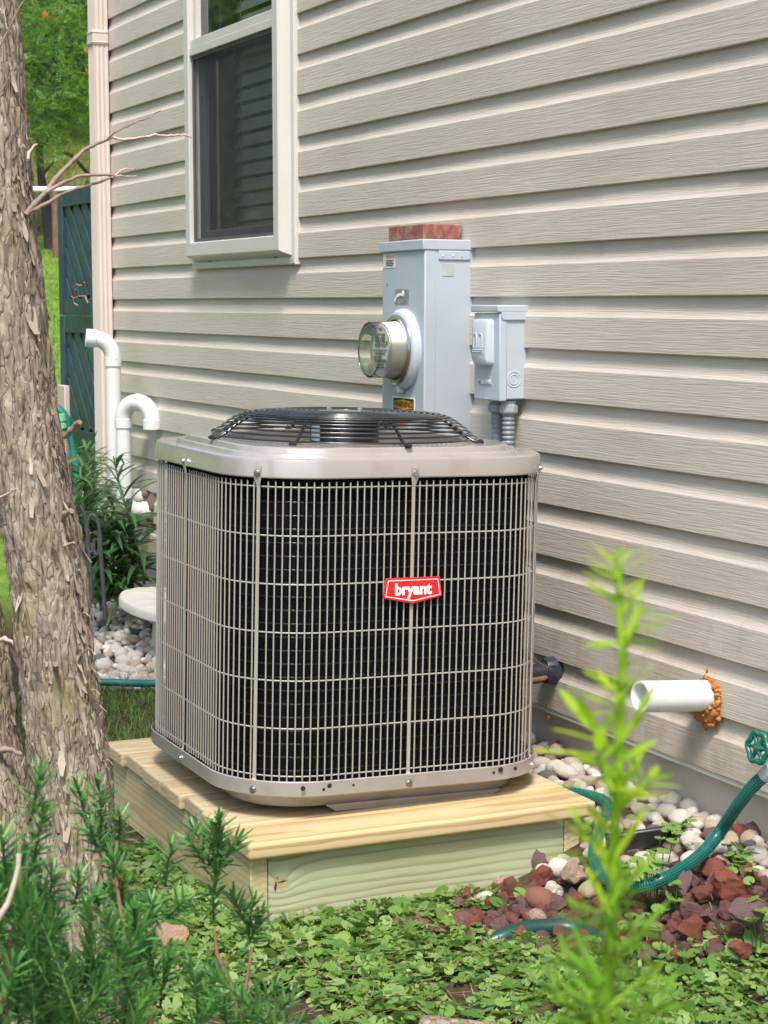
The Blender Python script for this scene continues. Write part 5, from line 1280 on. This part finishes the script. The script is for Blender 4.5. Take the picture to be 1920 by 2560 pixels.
def lily(label, keys, n, D, seed, scale=1.0, tip=True):
    n = int(n*1.45)
    r_ = np.random.default_rng(seed); P_ = smoothpath([at(x, y, D=D+.0003*(i)) for i, (x, y) in enumerate(keys)], 6)
    t = thing("lily_plant", label, "plant", P_[-1]); m_ = len(P_)
    ob("stem", MB().tube(P_, [.0026+.003*i/m_ for i in range(m_)], 7), LST, t, 60)
    for k in range(n):
        u = .06+.92*(k/n); i = int(u*(m_-1)); p = P_[i]
        o = bpy.data.objects.new("leaf", lv[r_.integers(0, 5)]); COL.objects.link(o); o.parent = t; o.matrix_parent_inverse = WM[t.name].inverted()
        s = 1.18*scale*(.55+.65*min(1, u*2.2))*r_.uniform(.8, 1.2)
        o.matrix_basis = Matrix.Translation(p) @ Euler((r_.normal(0, .2), -r_.uniform(-.1, .75)+.3*u, k*2.4+r_.normal(0, .3))).to_matrix().to_4x4() @ Matrix.Diagonal((s, s, s, 1))
lily("tall lily stem in bud standing before the downspout", [(197, 955), (200, 1010), (204, 1060), (208, 1110), (212, 1180), (216, 1290)], 44, 7.60, 1)
lily("leaning lily stem with a bare yellow tip in front of the white vent pipes", [(245, 985), (250, 1012), (262, 1060), (276, 1110), (290, 1160), (305, 1218), (312, 1262)], 30, 7.25, 2, 1.1)
lily("short lily stem with broad leaves at the left end of the concrete bench", [(242, 1110), (243, 1150), (245, 1200), (248, 1270), (250, 1320)], 24, 7.25, 3, 1.35)
lily("lily stem beside the tree trunk below the hanging hose", [(180, 1000), (183, 1050), (188, 1120), (194, 1200), (198, 1300)], 44, 7.35, 4)
lily("lily stem close against the trunk edge, lower than the rest", [(164, 1030), (168, 1080), (176, 1150), (186, 1230), (195, 1310)], 36, 7.25, 5)
lily("leafy lily stem between the iron scrolls and the vent elbow", [(222, 1105), (222, 1150), (226, 1200), (230, 1300)], 36, 7.25, 6, 1.15)
lily("low lily clump under the lower vent elbow", [(278, 1130), (280, 1170), (284, 1220), (288, 1280)], 28, 7.30, 7, 1.1)
lily("lily stem with curling leaves beside the iron fence post", [(205, 1120), (207, 1180), (212, 1250), (218, 1320)], 30, 7.25, 8, 1.25)
lily("short lily shoot at the back against the foundation", [(262, 1160), (264, 1200), (268, 1250), (272, 1300)], 26, 7.25, 9, 1.2)
lily("lily stem with yellowish buds left of the downspout foot", [(187, 968), (190, 1000), (194, 1060), (200, 1150), (206, 1280)], 40, 7.85, 10)

# ------------------------------------------------------------------ ground cover and grass
def scal_leaf(n=26):
    v = [(0, 0, 0)]; f = []
    for k in range(n+1):
        a = -math.pi+.22+(2*math.pi-.44)*k/n; q = (1+.045*(1 if k % 2 else -1))*(1-.10*math.cos(a)); cup = .13*(1 if k % 2 else -.35)
        v.append((q*math.cos(a), q*math.sin(a), cup))
    for k in range(n): f.append((0, k+1, k+2))
    return np.array(v), np.array(f)
SLV, SLF = scal_leaf()
def scatter(tv, tf, P_, S_, tilt, r_, up=.0):
    n = len(P_); yaw = r_.uniform(0, 2*np.pi, n); ta = r_.uniform(0, 2*np.pi, n); tm = np.abs(r_.normal(0, tilt, n))
    ax_ = np.stack([np.cos(ta), np.sin(ta), 0*ta], 1); c, s = np.cos(yaw), np.sin(yaw)
    v = tv[None]*S_[:, None, None]; v[..., 2] *= r_.uniform(-.6, 1.6, n)[:, None]
    x = v[..., 0]*c[:, None]-v[..., 1]*s[:, None]; y = v[..., 0]*s[:, None]+v[..., 1]*c[:, None]; v = np.stack([x, y, v[..., 2]], -1)
    k = ax_[:, None, :]; ct, st_ = np.cos(tm)[:, None, None], np.sin(tm)[:, None, None]
    v = v*ct+np.cross(np.broadcast_to(k, v.shape), v)*st_+k*(v*k).sum(-1, keepdims=True)*(1-ct)
    v = v+P_[:, None, :]; f = tf[None]+(np.arange(n)*len(tv))[:, None, None]
    return v.reshape(-1, 3), f.reshape(-1, tf.shape[1])
GC = leafmat("ground_ivy_leaf", [(.08, (.06, .145, .03)), (.25, (.10, .21, .04)), (.45, (.145, .27, .05)), (.62, (.20, .335, .075)), (.8, (.27, .40, .13)), (.9, (.13, .25, .09)), (.97, (.40, .38, .15))], .5, .32)
r_ = np.random.default_rng(77)
def cover_ok(x, y):
    lim = -.60+.86*(x+3.36); a = np.where(x < -3.42, -.52, lim)
    return y < a+.03*np.sin(x*23)+.02
xx = r_.uniform(-4.2, -2.1, 27000); yy = r_.uniform(-1.9, -.05, 27000)
ok = cover_ok(xx, yy) & ~((xx < XF+.005) & (yy > py0-.005) & (yy < py1)) & ((xx > XF) | (yy < py0)) & ~((xx < XF) & (yy > py1))
bare = fbm(np.stack([xx*4.5, yy*4.5, 0*xx], 1), 9, 3); ok &= bare > -.70
xx, yy = xx[ok], yy[ok]; zz = gh(xx, yy)+np.abs(r_.normal(0, .011, len(xx)))+.003
sz = (.0055+.0125*r_.random(len(xx))**1.4)*np.where(r_.random(len(xx)) < .06, 1.6, 1)
P_ = np.stack([xx, yy, zz], 1); v, f = scatter(SLV, SLF, P_, sz, .58, r_)
o = mesh_obj("ground_cover", npmesh("ground_cover", v, f), GC); kind(o, 'stuff', "low green ground ivy spreading in front of the platform")
k = r_.choice(len(xx), 9000); pc = P_[k]+np.stack([r_.normal(0, .012, 9000), r_.normal(0, .012, 9000), r_.uniform(-.004, .010, 9000)], 1)
CLV = np.array([(-1, 0, 0), (-.2, -.45, .12), (1, .1, .25), (.1, .5, -.05)], float); CLF = np.array([[0, 1, 2, 3]])
CLP = leafmat("leaf_clipping", [(.1, (.08, .15, .04)), (.4, (.16, .25, .07)), (.65, (.27, .34, .14)), (.85, (.30, .26, .14)), (.97, (.22, .13, .07))], .6, .25)
v, f = scatter(CLV, CLF, pc, r_.uniform(.004, .011, 9000), .8, r_); o = mesh_obj("leaf_clippings", npmesh("leaf_clippings", v, f, False), CLP); kind(o, 'stuff')
# stalks, clippings, straw, grass blades
def strips(P_, L_, w, r_, upmin, upmax, bend_=.3):
    n = len(P_); a = r_.uniform(0, 2*np.pi, n); e = r_.uniform(upmin, upmax, n)
    d = np.stack([np.cos(a)*np.cos(e), np.sin(a)*np.cos(e), np.sin(e)], 1); s = np.stack([-np.sin(a), np.cos(a), 0*a], 1)*(w/2)
    s = s*np.ones((n, 1)); b = r_.normal(0, bend_, n)[:, None]*np.stack([-np.sin(a), np.cos(a), 0*a], 1)-np.array([0, 0, 1])*np.abs(r_.normal(0, bend_, n))[:, None]*np.sin(e)[:, None]
    R0 = P_; R1 = P_+d*(L_*.5)[:, None]+b*(L_*.12)[:, None]; R2 = P_+d*L_[:, None]+b*(L_*.5)[:, None]
    v = np.stack([R0-s, R0+s, R1-s*.85, R1+s*.85, R2-s*.12, R2+s*.12], 1).reshape(-1, 3)
    base = (np.arange(n)*6)[:, None, None]; f = np.array([[0, 1, 3, 2], [2, 3, 5, 4]])[None]+base
    return v, f.reshape(-1, 4)
GRS = leafmat("grass_blade", [(.1, (.05, .11, .02)), (.5, (.10, .19, .035)), (.85, (.18, .26, .06)), (.98, (.34, .32, .14))], .5, .3)
STR = leafmat("dry_straw", [(.1, (.10, .065, .035)), (.5, (.24, .17, .09)), (.9, (.42, .34, .2))], .7, .1)
k = r_.choice(len(xx), 1800, replace=False); pp = P_[k].copy(); pp[:, 2] = gh(pp[:, 0], pp[:, 1])
v, f = strips(pp, r_.uniform(.02, .05, len(pp)), .0016, r_, .3, 1.4)
o = mesh_obj("ground_cover_stalks", npmesh("ground_cover_stalks", v, f), GRS); kind(o, 'stuff')
x2_ = r_.uniform(-4.0, -2.1, 4200); y2_ = r_.uniform(-1.7, .0, 4200); ok = ~((x2_ < XF) & (y2_ > py0) & (y2_ < py1))
x2_, y2_ = x2_[ok], y2_[ok]; pp = np.stack([x2_, y2_, gh(x2_, y2_)+r_.uniform(.002, .02, len(x2_))], 1)
v, f = strips(pp, r_.uniform(.015, .06, len(pp)), .0016, r_, -.2, .35, .2)
o = mesh_obj("dry_litter", npmesh("dry_litter", v, f), STR); kind(o, 'stuff')
# mown patch at left and lawn
x3 = r_.uniform(-6.15, -4.5, 16000); y3 = r_.uniform(-1.3, .0, 16000); ok = ~((x3 > XF-1.02) & (y3 > py0)); x3, y3 = x3[ok], y3[ok]
pp = np.stack([x3, y3, gh(x3, y3)], 1); v, f = strips(pp, r_.uniform(.02, .065, len(pp)), .0026, r_, .15, 1.35, .5)
o = mesh_obj("grass", npmesh("grass", v, f), GRS); kind(o, 'stuff', "rough grass patch between the platform and the hose")
GRL = leafmat("lawn_blade", [(.1, (.09, .17, .02)), (.5, (.16, .27, .035)), (.9, (.27, .36, .075))], .5, .35)
x4 = r_.uniform(-24, -9.5, 60000); y4 = r_.uniform(-1.5, 5.5, 60000); pp = np.stack([x4, y4, gh(x4, y4)], 1)
v, f = strips(pp, r_.uniform(.03, .07, len(pp)), .006, r_, .6, 1.5, .4); o = mesh_obj("lawn_grass", npmesh("lawn_grass", v, f), GRL); kind(o, 'stuff')
REE = leafmat("tall_reed", [(.1, (.06, .11, .05)), (.5, (.13, .19, .09)), (.9, (.28, .27, .14))], .6, .3)
x5 = r_.uniform(-27.5, -24.2, 14000); y5 = r_.uniform(-1, 9, 14000); pp = np.stack([x5, y5, gh(x5, y5)], 1)
v, f = strips(pp, r_.uniform(.3, .75, len(pp)), .012, r_, 1.0, 1.5, .3); o = mesh_obj("tall_grass", npmesh("tall_grass", v, f), REE); kind(o, 'stuff', "tall reeds along the far edge of the lawn")
MEA = leafmat("meadow_stalk", [(.1, (.12, .17, .03)), (.5, (.24, .28, .06)), (.9, (.40, .36, .13))], .6, .3)
x6 = r_.uniform(-38, -27, 26000); y6 = r_.uniform(0, 12, 26000); pp = np.stack([x6, y6, gh(x6, y6)], 1)
v, f = strips(pp, r_.uniform(.25, .7, len(pp)), .02, r_, .9, 1.5, .4); o = mesh_obj("meadow_grass", npmesh("meadow_grass", v, f), MEA); kind(o, 'stuff')

# seedlings and weed clumps
SEED = leafmat("seedling_leaf", [(.1, (.17, .34, .035)), (.9, (.26, .42, .05))], .45, .35)
def oval(c, rx, rz, ang, tilt, m, parent, name="leaf"):
    mb = MB(); L = []
    for k in range(7):
        u = k/6; w = rz*math.sin(math.pi*(.06+.88*u))**.75; L.append([(rx*(2*u-1), -w, .10*w), (rx*(2*u-1), 0, 0), (rx*(2*u-1), w, .10*w)])
    mb.loops(L, close=False); M_ = Matrix.Translation(c) @ Euler((0, tilt, ang)).to_matrix().to_4x4(); me = mb.mesh(name); me.shade_smooth(); return mesh_obj(name, me, m, parent, mw=M_)
sc0 = at_ground(862, 2200, .03); sg_ = thing("seedling", "bright green broad-leaved seedling at the bottom edge below the platform", "plant", (sc0.x, sc0.y, g1(sc0.x, sc0.y)))
oval(at_ground(860, 2180, .035), .024, .017, 2.6, .45, SEED, sg_); oval(at_ground(908, 2198, .03), .021, .014, 2.0, .5, SEED, sg_); oval(at_ground(832, 2222, .025), .016, .011, 3.6, .2, SEED, sg_)
ob("stem", MB().tube([at_ground(872, 2230, 0), at_ground(868, 2200, .03)], .0018, 6), SPS, sg_)
GER = leafmat("scalloped_weed_leaf", [(.1, (.10, .22, .035)), (.5, (.16, .30, .06)), (.9, (.22, .35, .09))], .5, .3)
def weed(label, pts_, seed, h=.035):
    r2 = np.random.default_rng(seed); c0 = at_ground(*pts_[len(pts_)//2]); t = thing("weed_plant", label, "plant", c0)
    pts_ = list(pts_)+[(a+r2.normal(0, 9), b+r2.normal(0, 7)) for a, b in pts_]
    for i, (px, py) in enumerate(pts_):
        p = at_ground(px, py, h*r2.uniform(.5, 1.4)); s = r2.uniform(.010, .0165)
        v, f = scatter(SLV, SLF, np.array([[p.x, p.y, p.z]]), np.array([s]), .45, r2)
        mesh_obj("leaf", npmesh("leaf", v, f), GER, t)
        b = Vector((p.x*.6+c0.x*.4, p.y*.6+c0.y*.4, g1(p.x, p.y))); ob("stalk", MB().tube([b, b.lerp(p, .5)+Vector((.003, 0, .004)), p], .0011, 5), GRS, t)
weed("scalloped green weed growing among white stones inside the hose loop", [(1437, 1785), (1455, 1790), (1478, 1778), (1500, 1768), (1425, 1810), (1452, 1812), (1470, 1800), (1410, 1835), (1432, 1840)], 1)
weed("scalloped weed with pale leaves left of the hose bend", [(1375, 1860), (1358, 1878), (1395, 1875), (1420, 1860), (1400, 1850), (1378, 1890), (1345, 1870)], 2)
weed("round scalloped weed between the red lava rocks at the right", [(1575, 1845), (1600, 1850), (1590, 1868), (1615, 1862), (1625, 1878), (1580, 1880), (1602, 1885), (1628, 1840), (1570, 1826)], 3)
weed("single weed sprig under the hose with two leaves", [(1462, 1908), (1448, 1940), (1436, 1962)], 4)
weed("weed at the right edge above the ground cover", [(1632, 1950), (1645, 1965), (1618, 1985)], 5)
weed("small weed in front of the platform by the pink speckled stone", [(1108, 1908), (1086, 1925), (1078, 1945), (1120, 1920)], 6, .02)
weed("weed cluster with crinkled leaves between two small red rocks", [(1365, 1975), (1380, 1990), (1400, 1985), (1415, 1998), (1350, 2000)], 7)
# cut log at the bottom edge
lgc = at_ground(1035, 2258, .0); lg = thing("cut_log", "sawn end of a small log with flaky bark at the bottom edge", "log", lgc)
ld = Vector((-.55, -.83, .05)).normalized()
ob("bark", MB().lathe([(.036, 0), (.040, .004), (.041, .20), (.036, .204)], lgc-ld*.10, ld, 26), BARK, lg, 40)
ob("sawn_end", MB().lathe([(0, -.001), (.036, .0005)], lgc-ld*.10, ld, 26), mat("sawn_wood", (.55, .40, .26), .8, .15, 60), lg, 40)

# ------------------------------------------------------------------ background trees
def leaf_cloud(n, centers, radii, size, r_, tv=None, tf=None, tilt=.9):
    i = r_.integers(0, len(centers), n); u = r_.normal(size=(n, 3)); u /= np.linalg.norm(u, axis=1)[:, None]; rad = r_.random(n)**.4
    P_ = centers[i]+u*rad[:, None]*radii[i][:, None]*np.array([1, 1, .75]); S_ = size*r_.uniform(.6, 1.3, n)
    return scatter(tv, tf, P_, S_, tilt, r_)
DI = np.array([(-1, 0, 0), (0, -.42, .1), (1, 0, -.1), (0, .42, .1)], float); DF = np.array([[0, 1, 2, 3]])
# pinnate rowan leaf: leaflets along a midrib
pv, pf = [], []
for k in range(6):
    for sg in (-1, 1):
        u = -.8+k*.3; a = sg*1.05; L_ = .52-.05*abs(k-2.5); d = np.array([math.cos(a), math.sin(a), -.12]); s = np.array([-math.sin(a), math.cos(a), 0])*.085
        b = np.array([u, 0, -.12*u*u]); n0 = len(pv); pv += [b, b+d*L_*.5-s, b+d*L_, b+d*L_*.5+s]; pf.append([n0, n0+1, n0+2, n0+3])
n0 = len(pv); pv += [np.array([1.0, 0, -.1]), np.array([1.25, -.085, -.15]), np.array([1.5, 0, -.2]), np.array([1.25, .085, -.15])]; pf.append([n0, n0+1, n0+2, n0+3])
PV, PF = np.array(pv, float), np.array(pf)
ROW = leafmat("rowan_leaf", [(.1, (.05, .14, .022)), (.45, (.11, .255, .04)), (.8, (.20, .36, .06)), (.97, (.31, .42, .07))], .45, .45)
WOO = leafmat("woodland_leaf", [(.1, (.025, .075, .014)), (.5, (.07, .165, .03)), (.85, (.16, .27, .05)), (.98, (.28, .34, .055))], .5, .35)
r_ = np.random.default_rng(99)
def rowan(label, px, seed, D, trunk_keys, hue=None):
    r2 = np.random.default_rng(seed); tp = [at(x, y, D=D) for x, y in trunk_keys]; tp[-1].z = g1(tp[-1].x, tp[-1].y)-.05
    t = thing("rowan_tree", label, "tree", tp[-1])
    ob("trunk", MB().tube(smoothpath(tp, 5), [.03+.05*i/(len(tp)*5-5) for i in range(len(smoothpath(tp, 5)))], 10), mat("dark_trunk_bark", (.05, .04, .035), .9, .3, 20), t, 60)
    c = []; rd = []
    for _ in range(46):
        x = px+r2.normal(0, 150); y = r2.uniform(-420, 262); d = D+r2.uniform(-1.2, 1.2); c.append(list(at(x, y, D=d))); rd.append(r2.uniform(.28, .62))
    for x, y in ((150, 225), (120, 270), (80, 240), (60, 300), (170, 170), (180, 90), (110, 60), (60, 40), (165, 30), (90, 130), (190, 230), (55, 200), (130, 330)): c.append(list(at(x, y, D=D-.8))); rd.append(.34)
    v, f = leaf_cloud(5200, np.array(c), np.array(rd), .085, r2, PV, PF, .75); mesh_obj("crown", npmesh("crown", v, f, False), ROW, t)
    for x, y in ((98, 33), (199, 106), (218, 155), (95, -20), (140, -60)):
        mb = MB()
        for _ in range(22):
            q = at(x if x < 196 else 190, y, D=D-1.3)+Vector(r2.normal(0, .022, 3).tolist()); mb.add([(q.x+a*.008, q.y+b*.008, q.z+e*.008) for a, b, e in I1[0]], [tuple(map(int, g)) for g in I1[1]])
        ob("berry_cluster", mb, mat("orange_berry", (.62, .12, .015), .4, .2, 30), t, 60)
    for ks in (((75, 300), (60, 230), (90, 120)), ((80, 330), (130, 260), (170, 150)), ((90, 380), (140, 330), (195, 380))): ob("limb", MB().tube(smoothpath([at(x, y, D=D) for x, y in ks], 4), .022, 6), mat("dark_limb_bark", (.045, .037, .03), .9), t, 60)
rowan("rowan tree with feathery leaves and orange berry clusters beyond the lawn", 120, 5, 23.0, [(80, 230), (85, 330), (90, 390), (99, 440), (106, 500), (110, 580)])
r3 = np.random.default_rng(44); shc = np.array([(-14.6+r3.normal(0, .9), -3.6+r3.normal(0, .9), 1.2+r3.uniform(0, 3.4)) for _ in range(40)])  # unseen tree, added with bright leaves to brighten the upper pane's reflection
shb = thing("reflection_tree", "bright green leafy tree reflected in the window, left of the lawn", "tree", (-14.6, -3.6, g1(-14.6, -3.6)))
ob("trunk", MB().tube([(-14.6, -3.6, g1(-14.6, -3.6)-.05), (-14.55, -3.6, 1.5), (-14.6, -3.5, 3.2)], [.09, .07, .03], 10), mat("grey_trunk_bark", (.09, .075, .06), .9, .3, 20), shb, 60)
v, f = leaf_cloud(6500, shc, np.full(40, .62), .07, r3, DI, DF, .9)
mesh_obj("crown", npmesh("crown", v, f, False), leafmat("bright_leaf", [(.1, (.10, .21, .03)), (.5, (.17, .31, .05)), (.9, (.28, .40, .08))], .45, .4), shb)
r3 = np.random.default_rng(45); kc3 = []
while len(kc3) < 60:
    q = np.array([r3.uniform(-4.9, -3.0), r3.uniform(-3.3, -1.5), r3.uniform(2.7, 5.4)])
    if (q[0]+3.9)**2/1.0+(q[1]+2.3)**2/.9+(q[2]-4.0)**2/2.2 < 1: kc3.append(q)
v, f = leaf_cloud(9000, np.array(kc3), np.full(60, .30), .05, r3, DI, DF, .9); mesh_obj("crown", npmesh("crown", v, f, False), CRN, tree)
for q in kc3[:14]: ob("limb", MB().tube(smoothpath([Vector((-3.62, -1.63, 1.9+.09*random.random())), Vector((-3.75, -1.9, 2.5)), Vector(q.tolist())], 4), [.03-.0026*i_ for i_ in range(9)], 7), BARK, tree, 60)
# woodland behind and beside, one mass
c = []; rd = []
for _ in range(300):
    x = r_.uniform(-46, -31); y = r_.uniform(-22, 16); c.append((x, y, g1(x, y)+r_.uniform(.8, 7.5))); rd.append(r_.uniform(.7, 1.6))
for _ in range(170):
    x = r_.uniform(-34, -4); y = r_.uniform(-19, -14); c.append((x, y, g1(x, y)+r_.uniform(.3, 6.0))); rd.append(r_.uniform(.7, 1.5))
v, f = leaf_cloud(95000, np.array(c), np.array(rd), .17, r_, DI, DF, 1.0)
wo = mesh_obj("woodland", npmesh("woodland", v, f, False), WOO); kind(wo, 'stuff', "dense wood on the slope beyond the lawn")
# rail on rusty posts at the lawn's edge
rl_ = thing("rail", "long white rail carried on a rusty pole at the far edge of the lawn", "rail", at(120, 573, D=22.0))
ra = at(20, 409, D=22.0); rb2 = at(330, 409, D=22.0)
ob("bar", MB().tube([ra, rb2], .032, 8), WHITEP, rl_, 60)
for px in (120, 330):
    t_ = at(px, 409, D=22.02); ob("pole", MB().tube([(t_.x, t_.y, t_.z-.03), (t_.x, t_.y, g1(t_.x, t_.y)-.1)], .05, 8), RUST, rl_, 60)
